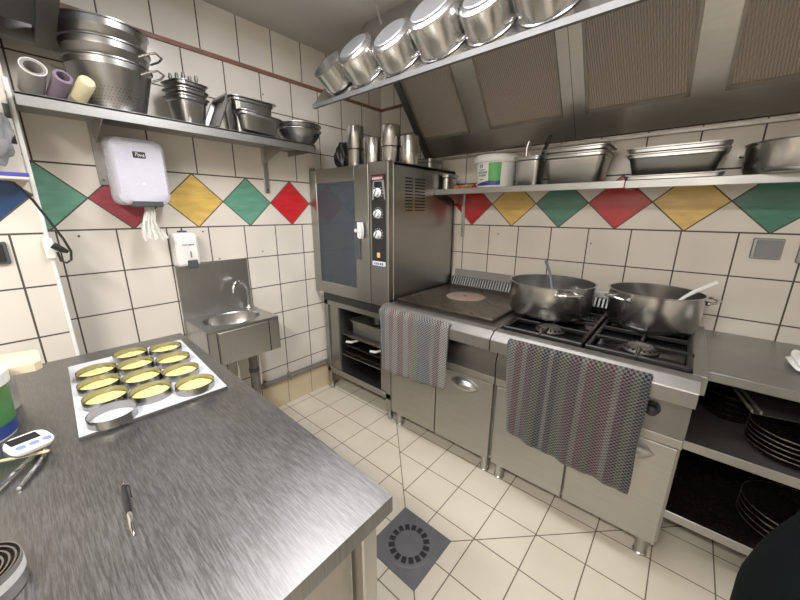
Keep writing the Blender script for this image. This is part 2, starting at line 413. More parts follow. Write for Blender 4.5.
# tray with tart rings
tr = thing('baking_tray', 'flat baking tray with white liner holding the tart rings', 'tray', (.79, -1.98, .85))
q = [(.512, -1.793), (.512, -2.143), (1.055, -2.172), (1.069, -1.829)]
MB().prism(q, 2, .8505, .859).build('tray_plate', 'dark_steel', tr)
q2 = [(.512+.001, -1.794), (.513, -2.142), (1.054, -2.171), (1.068, -1.830)]
MB().prism(q2, 2, .8592, .8612).build('paper_liner', 'liner', tr)
def ring_proto():
    R, h = .0525, .023
    return MB().lathe([(R, 0), (R, h), (R-.0012, h), (R-.0012, 0)], seg=48, closed=True)
rows = {'row nearest the hand sink': [(.620, -1.874), (.752, -1.886), (.880, -1.899), (1.010, -1.899)],
        'middle row': [(.585, -1.977), (.710, -1.986), (.835, -1.995), (.962, -2.001)],
        'row farthest from the hand sink': [(.674, -2.085), (.788, -2.093), (.902, -2.095), (1.020, -2.100)]}
ordn = ['end ring nearest the wall', 'second ring from the wall', 'third ring from the wall', 'end ring at the front corner']
r0 = c0 = None
for rn, pts in rows.items():
    for i, (x, y) in enumerate(pts):
        empty = rn.startswith('row farthest') and i == 3
        o = ring_proto().build('tart_ring', 'ring_steel') if r0 is None else r0.copy()
        if r0 is None: r0 = o
        else: COL.objects.link(o)
        o.location = (x, y, .8615); o.rotation_euler = (0, 0, random.random()*6)
        tag(o, ('empty steel tart ring showing the white liner inside' if empty else 'filled tart ring, %s, %s' % (rn, ordn[i])), 'tart ring', 'tart rings on the tray')
        if empty: continue
        rd = random.Random(i*7+len(rn))
        N = 36; loops = []
        for fr, zz in ((.01, .0105), (.25, .0108), (.5, .010), (.72, .009), (.88, .0075), (.97, .0055), (.985, .0)):
            loops.append([(.0510*fr*math.cos(2*PI*k/N), .0510*fr*math.sin(2*PI*k/N), zz+.0022*rd.uniform(-1, 1)*(1 if .2 < fr < .9 else 0)+.0022*math.sin(3*k*2*PI/N+rd.random())*fr*(fr < .9)) for k in range(N)])
        c = MB().loft(list(reversed(loops))).build('custard_filling', 'custard')
        c.location = (x, y, .8617)
        tag(c, 'yellow custard, %s, %s' % (rn, ordn[i].replace('ring ', '')), 'filling', 'custard fillings in the tart rings')

# ballpoint pen
pen = thing('ballpoint_pen', 'black and silver ballpoint pen lying on the steel table', 'pen', (1.385, -2.14, .85))
a, b = Vector((1.315, -2.133, .8565)), Vector((1.463, -2.146, .8555)); d = b-a
P = lambda f: a+d*f
MB().tube([P(.0), P(.04), P(.58), P(.6)], [.003, .0045, .005, .0045], 12).build('barrel', 'black', pen)
MB().tube([P(.6), P(.62), P(.88), P(.96), P(1.0)], [.0045, .005, .0046, .0025, .0008], 12).build('tip', 'chrome', pen)
MB().tube([P(-.05), P(0)], .0022, 8).build('button', 'chrome', pen)
MB().tube([P(.06)+Vector((0, .004, .004)), P(.1)+Vector((0, .008, .004)), P(.34)+Vector((0, .008, .004))], .0015, 6).build('clip', 'black', pen)

# white timer leaning on the tongs
tm = thing('kitchen_timer', 'white digital kitchen timer with blue buttons beside the green tub', 'timer', (1.06, -2.245, .85))
mt = Matrix.Translation((1.058, -2.247, .892)) @ Matrix.Rotation(math.radians(26), 4, 'Z') @ Matrix.Rotation(math.radians(-8), 4, 'X') @ Matrix.Rotation(math.radians(17), 4, 'Y')
ax = lambda w, dd, r, z: [mt @ Vector(p) for p in rrect(w, dd, r, z, 6)]
MB().loft([ax(.050, .068, .018, -.008), ax(.056, .074, .021, -.003), ax(.056, .074, .021, .004), ax(.050, .068, .018, .008)]).build('case', 'white_pl', tm)
MB().loft([ax(.0565, .0745, .021, -.0075), ax(.0565, .0745, .021, -.0045)]).build('back_plate', 'grey_pl', tm)
mt0 = mt; mt = mt0 @ Matrix.Translation((-.010, -.006, 0)); MB().loft([ax(.022, .050, .002, .008), ax(.022, .050, .002, .0088)]).build('screen', 'black', tm)
for k in range(3):
    mt = mt0 @ Matrix.Translation((.014, -.022+.022*k, 0)); MB().loft([ax(.012, .017, .0058, .007), ax(.011, .016, .0053, .0096)]).build('button', 'blue_pl', tm)
tg = thing('steel_tongs', 'steel spring tongs lying under the white timer', 'tongs', (1.1, -2.26, .85))
for s in (-1, 1):
    MB().tube([(1.035, -2.236+s*.004, .857), (1.075, -2.243+s*.012, .86), (1.11, -2.262+s*.018, .858), (1.165, -2.292+s*.02, .856)], [.004, .005, .0055, .004], 8).build('arm', 'chrome', tg)
MB().cyl((1.03, -2.25, .8576), (1.045, -2.222, .8576), .007).build('hinge', 'chrome', tg)
sk = MB().tube([(1.085, -2.222, .8705), (1.045, -2.305, .870)], .0032, 8).build('wooden_skewer', 'wood')
tag(sk, 'pale wooden stick lying across the tongs below the timer', 'skewer')

# tubs at the left border
def tub(name, label, c, r, z0, h, lab=None, labmat='dgreen', lid=True):
    t = thing(name, label, 'tub', (c[0], c[1], z0))
    R = r
    MB().lathe([(R*.9, z0), (R*.91, z0+.004), (R, z0+h), (R-.003, z0+h), (R*.9-.003, z0+.004)], c=(c[0], c[1], 0), seg=48).build('body', 'white_pl', t)
    if lid: MB().lathe([(R*1.0, z0+h-.022), (R*1.055, z0+h-.02), (R*1.065, z0+h-.002), (R*1.05, z0+h+.008), (R*.98, z0+h+.010), (R*.9, z0+h+.006)], c=(c[0], c[1], 0), seg=48).build('lid', 'white_pl', t)
    return t
def label_band(t, c, r0, r1, z0, z1, a0, a1, mat, name='label', seg=16, zt=None):
    m = MB(); lo, hi = [], []
    A = [math.radians(a0+(a1-a0)*k/seg) for k in range(seg+1)]
    P = lambda a, r, z: (c[0]+r*math.cos(a), c[1]+r*math.sin(a), z)
    for i in range(seg):
        zz0 = zz1 = z1
        if zt: zz0, zz1 = zt(i/seg), zt((i+1)/seg)
        m.quad(P(A[i], r0, z0), P(A[i+1], r0, z0), P(A[i+1], r1, zz1), P(A[i], r1, zz0))
    return m.build(name, mat, t)
tc_ = (.858, -2.345)
t1 = tub('plastic_tub', 'white tub with green and blue label at the left table edge', tc_, .085, .8506, .155)
label_band(t1, tc_, .0802, .0846, .885, .985, -20, 120, 'dgreen', seg=36)
label_band(t1, tc_, .0790, .0805, .856, .888, -20, 120, 'navy', 'label_stripe', seg=36)
t2 = tub('plastic_container', 'plain white container standing behind the green labelled tub', (.70, -2.318), .065, .8506, .1145, lid=False)
sc = thing('dough_scraper', 'cream plastic scoop handle with slot resting on the tubs', 'scoop', (.8, -2.25, .965))
sc.location = (.72, -2.24, .966)
hp = [(.62, -2.33), (.655, -2.205), (.675, -2.198), (.775, -2.198), (.792, -2.212), (.785, -2.258), (.752, -2.285), (.735, -2.33)]
MB().prism(hp, 2, .966, .988).build('handle', 'cream_pl', sc)
MB().prism([(.70, -2.26), (.705, -2.214), (.755, -2.212), (.74, -2.262)], 2, .9882, .9892).build('slot', 'rack_pl', sc)

# nested round cutters, bottom left
cc = (1.408, -2.318)
tn = thing('cutter_tin', 'round tin with pale band holding nested cutters, bottom left', 'tin', (cc[0], cc[1], .85))
MB().lathe([(.050, .8502), (.052, .852), (.052, .895), (.0505, .895), (.0505, .8525)], c=(cc[0], cc[1], 0), seg=48).build('body', 'pan_steel', tn)
MB().lathe([(.0522, .872), (.0525, .872), (.0525, .886), (.0522, .886)], c=(cc[0], cc[1], 0), seg=48, closed=True).build('band', 'white_pl', tn)
szs = ['largest', 'second largest', 'third largest', 'fourth largest', 'second smallest', 'smallest']
for k in range(6):
    R = .046-.0068*k
    o = MB().lathe([(R, 0), (R, .038-.001*k), (R+.001, .040-.001*k), (R-.0012, .040-.001*k), (R-.0012, 0)], seg=40, closed=True).build('pastry_cutter', 'ring_steel')
    o.location = (cc[0], cc[1], .853)
    tag(o, '%s of the nested round steel pastry cutters in the tin' % szs[k], 'pastry cutter', 'nested pastry cutters in the tin')

# ---------------------------------------------------------------- left wall fittings
# shelf with brackets
sh = thing('wall_shelf', 'long stainless shelf on the left wall above the paper dispenser', 'shelf', (.15, -1.5, 1.745))
m = MB().box(0, .30, -2.0885, -.885, 1.775, 1.785, .001).box(.292, .30, -2.0885, -.885, 1.742, 1.784, .001).box(0, .30, -.893, -.885, 1.745, 1.784, .001)
m.build('board', 'shelf_steel', sh)
for y in (-1.858, -1.062):
    br = MB().box(0, .012, y-.016, y+.016, 1.512, 1.775, .001).prism([(.012, 1.775), (.27, 1.775), (.27, 1.76), (.012, 1.69)], 1, y-.002, y+.002).build('bracket', 'steel', sh)
    MB().cyl((.012, y, 1.532), (.016, y, 1.532), .006, 10).build('screw', 'dark_steel', br)

# rolls lying on the shelf
def roll(name, label, c, R, rin, L, tilt, mat, hollow=True, skew=0):
    o = thing(name, label, 'roll', (c[0], c[1], c[2]))
    o.rotation_euler = (0, -tilt, skew)
    rx = Matrix.Rotation(PI/2, 4, 'Y')
    if hollow: MB().lathe([(rin, -L), (R-.002, -L), (R, -L+.002), (R, -.002), (R-.002, 0), (rin, 0)], mat=rx, seg=36, closed=True).build('roll_body', mat, o, world=False)
    else: MB().lathe([(R-.004, -L), (R, -L+.004), (R, -.012), (R-.004, -.004), (R-.012, 0)], mat=rx, seg=36).build('roll_body', mat, o, world=False)
    return o
o = roll('film_roll', 'big hollow roll of grey and white film on the shelf', (.245, -2.022, 1.884), .035, .024, .115, .5, 'greycard', skew=.10)
MB().lathe([(.0325, -.001), (.0355, -.001), (.0355, .002), (.0325, .002)], mat=Matrix.Rotation(PI/2, 4, 'Y'), seg=36, closed=True).build('white_rim', 'white_pl', o, world=False)
roll('cardboard_roll', 'small hollow purple grey roll between the film roll and pale roll', (.258, -1.949, 1.872), .028, .019, .115, .5, 'purple', skew=.22)
roll('paper_roll', 'solid pale yellow roll beside the perforated colander', (.292, -1.886, 1.868), .026, 0, .10, .5, 'wax', hollow=False, skew=.30)

# colanders nested in a stack
def loop_handle(c, r, z, ang, w=.045, out=.05, rr=.0045, drop=.0):
    a = math.radians(ang); u = Vector((math.cos(a), math.sin(a), 0)); v = Vector((-u.y, u.x, 0)); C = Vector(c)+Vector((0, 0, z))
    return [C+u*r+v*w, C+u*(r+out*.6)+v*w+Vector((0, 0, drop*.5)), C+u*(r+out)+v*w*.6+Vector((0, 0, drop)), C+u*(r+out)-v*w*.6+Vector((0, 0, drop)), C+u*(r+out*.6)-v*w+Vector((0, 0, drop*.5)), C+u*r-v*w]
cl = (.135, -1.783)
for k, (lab, z0, zt, R) in enumerate((('perforated steel colander at the bottom of the stack on the shelf', 1.787, 1.978, .143), ('middle steel colander of the nested stack', 1.86, 2.042, .145), ('topmost steel colander of the nested stack', 1.93, 2.108, .147))):
    o = thing('colander', lab, 'colander', (cl[0], cl[1], z0), 'colanders nested on the shelf')
    rb = .108 if k == 0 else .118
    rb = R-.045 if k == 0 else R-.038
    MB().lathe([(rb-.012, z0), (rb, z0+.006), (R-.004, zt-.03), (R-.002, zt-.028), (R, zt-.006), (R+.007, zt-.004), (R+.007, zt), (R-.003, zt-.002), (R-.007, zt-.03), (rb-.003, z0+.008), (rb-.014, z0+.003)], c=(cl[0], cl[1], 0), seg=56).build('bowl', 'pan_steel', o)
    for a in ((48, 228) if k < 2 else ()):
        MB().tube(loop_handle((cl[0], cl[1], 0), R-.002, zt-.035, a, .040, .058, drop=.022), .0045, 8).build('handle', 'chrome', o)
    if k == 0:
        hm = MB()
        for row in range(7):
            z = z0+.02+.011*row; r = rb+(R-.004-rb)*(z-z0-.006)/(zt-z0-.036)+.0006
            for j in range(60):
                a = 2*PI*(j+.5*(row % 2))/60; u = Vector((math.cos(a), math.sin(a), 0)); v = Vector((-u.y, u.x, 0)); c = Vector((cl[0], cl[1], z))+u*r
                hm.quad(*[c+v*.0017*math.cos(q)+Vector((0, 0, .0017))*math.sin(q) for q in (0, PI/3, 2*PI/3, PI, 4*PI/3, 5*PI/3)])
        h_ = hm.build('perforations', 'hole', o); h_['kind'] = 'stuff'

# deep inserts with spoons
bc = (.15, -1.508)
for k, lab in enumerate(('deep steel insert pot, lowest of the nested three on the shelf', 'middle deep insert pot of the nested three', 'top deep insert pot of the nested three, holding utensils')):
    z0 = 1.787+.03*k; h = .130
    o = pan_mesh(.165, .155, h, .008, .019, .03, th=.0006)
    o = o.build('insert_pot', 'pan_steel'); o.location = (bc[0], bc[1], z0); o.rotation_euler = (0, 0, .25)
    tag(o, lab, 'insert pot', 'deep insert pots nested on the shelf')
for k in range(6):
    x, y = bc[0]-.035+.03*(k % 3), bc[1]-.045+.018*k
    o = MB().tube([(x, y, 1.87), (x, y, 1.99), (x, y, 2.005), (x+.002, y, 2.022)], [.003, .004, .009, .006], 10).build('utensil', 'dark_steel')
    tag(o, 'dark utensil end standing in the top insert pot, %s from the colanders' % ['first', 'second', 'third', 'fourth', 'fifth', 'sixth'][k], 'utensil', 'utensils in the insert pot')

# pans and bowls at the shelf's end
o = pan_mesh(.18, .265, .195, .014, .02, .035).build('deep_pan', 'pan_steel'); o.location = (.107, -1.180, 1.787); o.rotation_euler = (0, 0, 0)
tag(o, 'deep steel pan with wide flange between insert pots and bowls', 'pan')
o = pan_mesh(.20, .19, .022, .010, .006, .02).build('leaning_tray', 'dark_steel'); o.location = (.13, -1.362, 1.877); o.rotation_euler = (math.radians(66), 0, .0)
tag(o, 'thin steel tray leaning on the left side of the deep pan', 'tray')
o = pan_mesh(.115, .24, .085, .010, .02, .03).build('shallow_pan', 'pan_steel'); o.location = (.262, -1.215, 1.799); o.rotation_euler = (math.radians(-4), 0, 0)
tag(o, 'small shallow steel pan in front of the deep pan', 'pan')
for k, lab in enumerate(('lower steel mixing bowl at the end of the left shelf', 'upper steel mixing bowl nested at the end of the left shelf')):
    R = .130; z0 = 1.787+.03*k
    o = MB().lathe([(.05, 0), (.058, .002), (.09, .025), (.118, .06), (R-.003, .082), (R+.004, .085), (R+.004, .088), (R-.005, .086), (.116, .06), (.087, .026), (.055, .005)], seg=48).build('mixing_bowl', 'pan_steel')
    o.location = (.160, -.898, z0); tag(o, lab, 'bowl', 'mixing bowls on the left shelf')
# paper towel dispenser
pd = thing('paper_dispenser', 'large pale grey paper towel dispenser on the left wall', 'dispenser', (0, -1.74, 1.43))
cy, L = -1.742, []
for x, w, z0, z1, r in ((.0125, .200, 1.438, 1.712, .02), (.06, .214, 1.424, 1.718, .03), (.12, .212, 1.422, 1.714, .035), (.155, .20, 1.428, 1.706, .04), (.168, .175, 1.44, 1.69, .045)):
    L.append([(x, p[0]+cy, p[1]+(z0+z1)/2) for p in rrect(w, z1-z0, r, 0, 7)])
MB().loft(L).build('body', 'dispenser', pd)
MB().box(.10, .166, cy-.055, cy+.063, 1.414, 1.444, .004).build('outlet', 'grey_pl', pd)
bd = MB().box(.1655, .1695, cy-.024, cy+.024, 1.624, 1.652, .004).build('badge', 'black', pd)
text_part('Tork', .019, 'white_pl', bd, Matrix.Translation((.1698, cy, 1.638)) @ Matrix(((0, 0, 1, 0), (1, 0, 0, 0), (0, 1, 0, 0), (0, 0, 0, 1))) @ Matrix.Rotation(-.12, 4, 'Z'), shear=.3)
MB().box(.1655, .1685, cy-.006, cy+.006, 1.512, 1.522, .002).build('lock', 'white_pl', pd)
pm = MB(); loops = []
for i, (z, x, w, y) in enumerate(((1.43, .125, .020, cy+.012), (1.39, .13, .022, cy+.010), (1.355, .135, .026, cy+.002), (1.32, .138, .036, cy+.002), (1.285, .14, .046, cy+.010), (1.262, .142, .048, cy+.016))):
    loops.append([(x+.012*math.sin(k*1.9+i*1.3)*(i > 0), y+w*(k/7-1)*1.0, z+.006*math.sin(k*1.1+i)) for k in range(15)])
for a_, b_ in zip(loops, loops[1:]):
    va = [pm.bm.verts.new(p) for p in a_]; vb = [pm.bm.verts.new(p) for p in b_]
    for k in range(14): pm.bm.faces.new((va[k], va[k+1], vb[k+1], vb[k]))
bmesh.ops.remove_doubles(pm.bm, verts=pm.bm.verts[:], dist=1e-5)
pm.build('paper_sheet', 'paper', pd, angle=80)

# soap dispenser
sd = thing('soap_dispenser', 'small white wall soap dispenser above the hand sink', 'dispenser', (0, -1.575, 1.1))
cy = -1.584; L = []
for x, w, z0, z1, r in ((.0125, .112, 1.108, 1.284, .012), (.05, .116, 1.106, 1.287, .018), (.078, .108, 1.112, 1.282, .02), (.086, .09, 1.122, 1.272, .02)):
    L.append([(x, p[0]+cy, p[1]+(z0+z1)/2) for p in rrect(w, z1-z0, r, 0, 6)])
MB().loft(L).build('body', 'white_pl', sd)
MB().box(.04, .092, cy-.010, cy+.040, 1.098, 1.142, .004).build('push_bar', 'grey_pl', sd)
MB().box(.0855, .0875, cy+.008, cy+.016, 1.155, 1.188, .003).build('level_window', 'socket', sd)
strokes(MB(), cy-.024, cy+.034, 1.219, 1.227, lambda u, v, d_: (.0862+d_, u, v), 9, 3).build('lettering', 'grey_pl', sd)
MB().box(.02, .05, cy-.02, cy+.02, 1.285, 1.296, .003).box(.03, .038, cy-.004, cy+.004, 1.294, 1.312, .002).build('lock_tab', 'grey_pl', sd)

# hand sink
hs = thing('hand_sink', 'stainless wall hand sink with tall splashback', 'sink', (0, -1.44, .6))
y0, y1, D = -1.636, -1.243, .335
MB().box(0, .012, y0, y1, .70, 1.112, .003).build('splashback', 'steel', hs)
# rim plate with an oval hole
N = 48; bcx, bcy, bra, brb = .175, -1.44, .125, .155
hole = [(bcx+bra*math.cos(2*PI*k/N), bcy+brb*math.sin(2*PI*k/N)) for k in range(N)]
def sq(k):
    c, s_ = math.cos(2*PI*k/N), math.sin(2*PI*k/N); f = 1/max(abs(c), abs(s_))
    return (D/2+(D/2)*max(-1, min(1, c*f)), (y0+y1)/2+(y1-y0)/2*max(-1, min(1, s_*f)))
m = MB(); outer = [sq(k) for k in range(N)]
m.loft([[(p[0], p[1], .792) for p in outer], [(p[0], p[1], .803) for p in outer], [(p[0], p[1], .803) for p in hole], [(bcx+(p[0]-bcx)*.96, bcy+(p[1]-bcy)*.96, .797) for p in hole]], False, False)
m.build('rim', 'steel', hs)
prof = [(.95, .797), (.9, .76), (.75, .71), (.5, .685), (.2, .676), (.04, .675)]
MB().loft([[(bcx+(p[0]-bcx)*f, bcy+(p[1]-bcy)*f, z) for p in hole] for f, z in prof], False, True).build('bowl', 'pan_steel', hs)
MB().cyl((bcx, bcy, .676), (bcx, bcy, .679), .02).build('plug_hole', 'chrome', hs)
m = MB().box(D-.006, D, y0, y1, .60, .797, .002).box(0, D, y0, y0+.006, .60, .797, .002).box(0, D, y1-.006, y1, .60, .797, .002)
m.build('apron', 'steel', hs)
MB().box(D, D+.006, y0+.052, y1-.067, .606, .785, .002).build('knee_panel', 'steel', hs)
MB().box(D-.001, D+.0012, y0+.045, y0+.049, .602, .79, 0).box(D-.001, D+.0012, y1-.064, y1-.060, .602, .79, 0).build('seam', 'hole', hs)
fx, fy = .06, -1.285
f = MB().tube([(fx, fy, .803), (fx, fy, .87), (fx+.002, fy-.004, .925), (fx+.008, fy-.022, .968), (fx+.016, fy-.05, .988), (fx+.024, fy-.078, .980), (fx+.028, fy-.092, .955), (fx+.029, fy-.095, .925)], .0095, 12).build('faucet', 'chrome', hs)
MB().lathe([(.018, .803), (.018, .812), (.012, .82), (.010, .835)], c=(fx, fy, 0), seg=20).build('faucet_base', 'chrome', f)
m = MB().cyl((.15, -1.34, .22), (.15, -1.34, .66), .026, 20).build('drain_pipe', 'pipe', hs)
MB().cyl((.15, -1.34, .42), (.15, -1.34, .445), .030, 20).build('collar', 'grey_pl', m)
MB().tube([(.15, -1.34, .25), (.15, -1.34, .16), (.12, -1.34, .11), (.02, -1.34, .10)], .026, 16).build('elbow', 'pipe', m)
for y, nm in ((-1.41, 0), (-1.27, 1)):
    h = MB().tube([(.08, y, .67), (.09, y, .5), (.06, y+.01, .36), (.03, y+.02, .25)], .008, 10).build('hose', 'chrome', hs)
    MB().box(.075, .11, y-.014, y+.014, .50, .545, .005, 2).build('valve_handle', 'red', h)

# pipe running along the skirting
pp = thing('skirting_pipe', 'twin grey water pipe along the skirting of the left wall', 'pipe', (.03, -.9, .21))
for z in (.212, .236): MB().cyl((.03, -1.32, z), (.03, -.02, z), .0085, 12).build('pipe', 'pipe', pp)
for y in (-1.22, -1.035, -.55): MB().box(.012, .042, y-.012, y+.012, .2, .25, .003).build('clamp', 'pipe', pp)

# white conduit, cable, wall plug, black outlet, rack at the left border
cd = MB().box(.214, .226, -2.103, -2.090, 0, 1.84, .002).build('corner_strip', 'white_pl'); tag(cd, 'slim white vertical edge strip on the tiled pillar at the left', 'edge strip')
cb = thing('plug_cable', 'black cable with plug looping beside the white conduit', 'cable', (.05, -2.06, 1.25))
MB().tube([(.285, -2.146, 1.490), (.272, -2.130, 1.47), (.255, -2.108, 1.43), (.25, -2.079, 1.354), (.25, -2.055, 1.29), (.25, -2.042, 1.24), (.25, -2.047, 1.207), (.25, -2.062, 1.196), (.25, -2.076, 1.205), (.25, -2.080, 1.24)], .0045, 8).build('cord', 'cord', cb)
MB().tube([(.2525, -2.089, 1.268), (.2525, -2.066, 1.248), (.2525, -2.050, 1.238)], [.013, .012, .006], 10).build('plug', 'black', cb)
ws = thing('wall_socket', 'small white wall socket behind the hanging black plug', 'socket', (.22, -2.05, 1.23))
MB().box(.2265, .238, -2.112, -2.084, 1.215, 1.293, .002).build('plate', 'white_pl', ws)
bk = thing('black_socket', 'dark square socket on the wall at the left border', 'socket', (0, -2.235, 1.23))
MB().box(.2205, .236, -2.29, -2.203, 1.207, 1.286, .003).build('plate', 'grey_pl', bk)
MB().box(.236, .240, -2.28, -2.213, 1.216, 1.277, .002).build('rocker', 'black', bk)

rk = thing('wall_rack', 'off-white slotted wall rack at the left border', 'rack', (.23, -2.2, 1.5))
MB().box(.2205, .25, -2.30, -2.106, 1.515, 1.80, .003).build('back_plate', 'rack_pl', rk)
for z, y in ((1.727, -2.106), (1.645, -2.109)): MB().box(.25, .252, y-.016, y+.0, z-.024, z+.022, .003, 2).build('slot', 'black', rk)
MB().box(.2205, .325, -2.30, -2.105, 1.498, 1.510, .002).build('ledge', 'rack_pl', rk)
MB().box(.318, .328, -2.30, -2.104, 1.508, 1.521, .002).build('edge_strip', 'blue_strip', rk)
bg = MB(); bmesh.ops.create_icosphere(bg.bm, subdivisions=4, radius=1)
for v in bg.bm.verts:
    n_ = 1+.07*math.sin(v.co.x*9+v.co.z*7)+.05*math.sin(v.co.y*13+v.co.z*5)+.03*math.sin(v.co.z*21+v.co.x*12)
    v.co = Vector((.298+v.co.x*.036*n_, -2.185+v.co.y*.066*n_, 1.645+v.co.z*.105*n_))
o = bg.build('plastic_bag', 'film', angle=60); tag(o, 'crumpled clear plastic bag of utensils hanging in the wall rack', 'bag')

# steel unit hanging over the left end of the shelf
hu = thing('hanging_cabinet', 'dark steel cabinet hanging above the rolls, top left', 'cabinet', (.4, -2.4, 2.0))
z0, z1 = 2.005, 2.105
MB().prism([(.225, z0+.02), (.72, z1), (.72, 2.438), (.225, 2.438)], 1, -2.9, -1.985).build('body', 'cabinet_dark', hu)
MB().prism([(.11, z0-.008), (.73, z1-.006), (.73, z1+.04), (.11, z0+.04)], 1, -1.99, -1.938).build('side_rail', 'dark_steel', hu)
MB().prism([(.10, z0-.010), (.13, z0-.006), (.13, 2.438), (.10, 2.438)], 1, -2.075, -1.95).build('back_rail', 'dark_steel', hu)

# ---------------------------------------------------------------- back wall shelves
def bshelf(label, x0, x1, z0, brs):
    s = thing('wall_shelf', label, 'shelf', ((x0+x1)/2, -.15, z0))
    MB().box(x0, x1, -.285, 0, z0+.026, z0+.034, .001).box(x0, x1, -.293, -.285, z0, z0+.034, .0015).box(x0, x0+.006, -.285, 0, z0, z0+.03, .001).build('board', 'shelf_steel', s)
    for x in brs:
        MB().box(x-.013, x+.013, -.012, 0, 1.222, z0+.026, .001).prism([(-.012, z0+.026), (-.26, z0+.026), (-.26, z0+.012), (-.012, z0-.07)], 0, x-.002, x+.002).build('bracket', 'steel', s)
    return s
bshelf('stainless shelf over the range holding the white bucket and deep pans', .7635, 1.826, 1.508, (.822,))
bshelf('right stainless shelf over the range holding the long pan and pot', 1.829, 3.2, 1.506, (2.75,))
ZS = 1.5425
# white bucket
BC = (1.118, -.145)
bk = thing('plastic_bucket', 'white lidded bucket with green and blue label on the range shelf', 'bucket', (BC[0], BC[1], ZS))
MB().lathe([(.106, ZS), (.110, ZS+.004), (.121, ZS+.15), (.118, ZS+.15), (.106, ZS+.006)], c=(BC[0], BC[1], 0), seg=56).build('body', 'white_pl', bk)
MB().lathe([(.119, ZS+.142), (.130, ZS+.143), (.134, ZS+.15), (.134, ZS+.175), (.128, ZS+.184), (.12, ZS+.186), (.11, ZS+.182)], c=(BC[0], BC[1], 0), seg=56).build('lid', 'white_pl', bk)
rz = lambda z: .1108+(z-ZS)/.15*.0115
label_band(bk, BC, rz(ZS+.03), rz(ZS+.14), ZS+.03, ZS+.138, -86, -50, 'green', 'label')
label_band(bk, BC, rz(ZS+.03)-.0002, rz(ZS+.14)-.0002, ZS+.03, ZS+.138, -34, -22, 'paper', 'label')
label_band(bk, BC, rz(ZS+.03)-.0002, rz(ZS+.14)-.0002, ZS+.03, ZS+.138, -132, -86, 'paper', 'label')
label_band(bk, BC, rz(ZS+.012)+.0004, rz(ZS+.035)+.0004, ZS+.012, ZS+.03, -132, -50, 'navy', 'label_stripe', zt=lambda f: ZS+.022+.018*math.sin(f*PI*.6))
m = MB()
for (v0, v1, n_, a0, a1, sd_) in ((.112, .132, 2, -116, -104, 1), (.098, .104, 6, -118, -96, 2), (.080, .092, 7, -122, -90, 3), (.064, .075, 7, -122, -92, 4), (.044, .05, 3, -116, -102, 5)):
    def Pp(u, v, d_, a0=a0): a = math.radians(u); r = rz(v)+.0006+d_; return (BC[0]+r*math.cos(a), BC[1]+r*math.sin(a), v)
    strokes(m, a0, a1, ZS+v0, ZS+v1, Pp, n_, sd_)
m.build('lettering', 'grey_pl', bk)
# small steel insert with tongs and a slotted spoon
o = pan_mesh(.165, .16, .155, .009, .014, .025).build('insert_pan', 'pan_steel'); o.location = (1.338, -.165, ZS)
tag(o, 'deep narrow steel insert pan right of the white bucket', 'pan')
tg = thing('serving_tongs', 'steel tongs standing in the narrow insert pan', 'tongs', (1.32, -.16, 1.55))
for s in (-1, 1):
    MB().tube([(1.312+s*.002, -.155, 1.79), (1.312+s*.010, -.155, 1.75), (1.312+s*.012, -.15, 1.66), (1.312+s*.012, -.15, 1.555)], [.004, .005, .005, .007], 8).build('arm', 'chrome', tg)
sp = thing('skimmer', 'black handled skimmer standing in the narrow insert pan', 'skimmer', (1.39, -.16, 1.55))
MB().tube([(1.385, -.15, 1.69), (1.402, -.148, 1.74), (1.425, -.146, 1.81)], [.008, .010, .009], 10).build('handle', 'black', sp)
MB().tube([(1.365, -.155, 1.556), (1.385, -.15, 1.70)], .004, 8).build('stem', 'chrome', sp)
for k, lab in enumerate(('lower of two deep steel pans nested on the range shelf', 'upper of two deep steel pans nested on the range shelf')):
    o = pan_mesh(.315, .25, .145, .013, .026, .03).build('deep_pan', 'pan_steel'); o.location = (1.580, -.145, ZS+.028*k)
    tag(o, lab, 'pan', 'deep pans nested on the range shelf')
# long pans
o = pan_mesh(.35, .26, .018, .010, .008, .02).build('flat_pan', 'pan_steel'); o.location = (1.985, -.145, ZS); tag(o, 'shallow steel tray under the long pans on the right shelf', 'pan')
for k, lab in enumerate(('lower long steel pan nested on the right shelf', 'upper long steel pan nested on the right shelf')):
    o = pan_mesh(.36, .265, .092, .013, .026, .03).build('long_pan', 'pan_steel'); o.location = (1.984, -.145, ZS+.019+.024*k); tag(o, lab, 'pan', 'long pans nested on the right shelf')
def stockpot(name, label, R, h, ang, loc, th=.003, rb=None, group=None, mat='pot_steel'):
    t = thing(name, label, 'pot', loc, group); rb = rb or R-.012
    MB().lathe([(rb-.006, 0), (rb, .004), (R-.003, .022), (R, h-.006), (R+.005, h-.003), (R+.005, h), (R-th, h-.001), (R-th-.002, .02), (rb-.008, .006)], seg=64).build('body', mat, t, world=False)
    for a in ang:
        hd = MB().tube(loop_handle((0, 0, 0), R-.002, h-.032, a, .052, .046, drop=.010), .0068, 10).build('handle', 'chrome', t, world=False)
        ar = math.radians(a)
        for s in (-1, 1):
            mm = MB()
            c = Vector((math.cos(ar)*R, math.sin(ar)*R, h-.032))+Vector((-math.sin(ar), math.cos(ar), 0))*.052*s
            mm.cyl(c-Vector((math.cos(ar), math.sin(ar), 0))*.006, c+Vector((math.cos(ar), math.sin(ar), 0))*.004, .011, 12)
            mm.build('rivet_plate', 'pot_steel', hd, world=False)
    return t
stockpot('saute_pot', 'wide steel pot at the right end of the range shelf', .18, .115, (-45, 135), (2.385, -.195, ZS-.002))

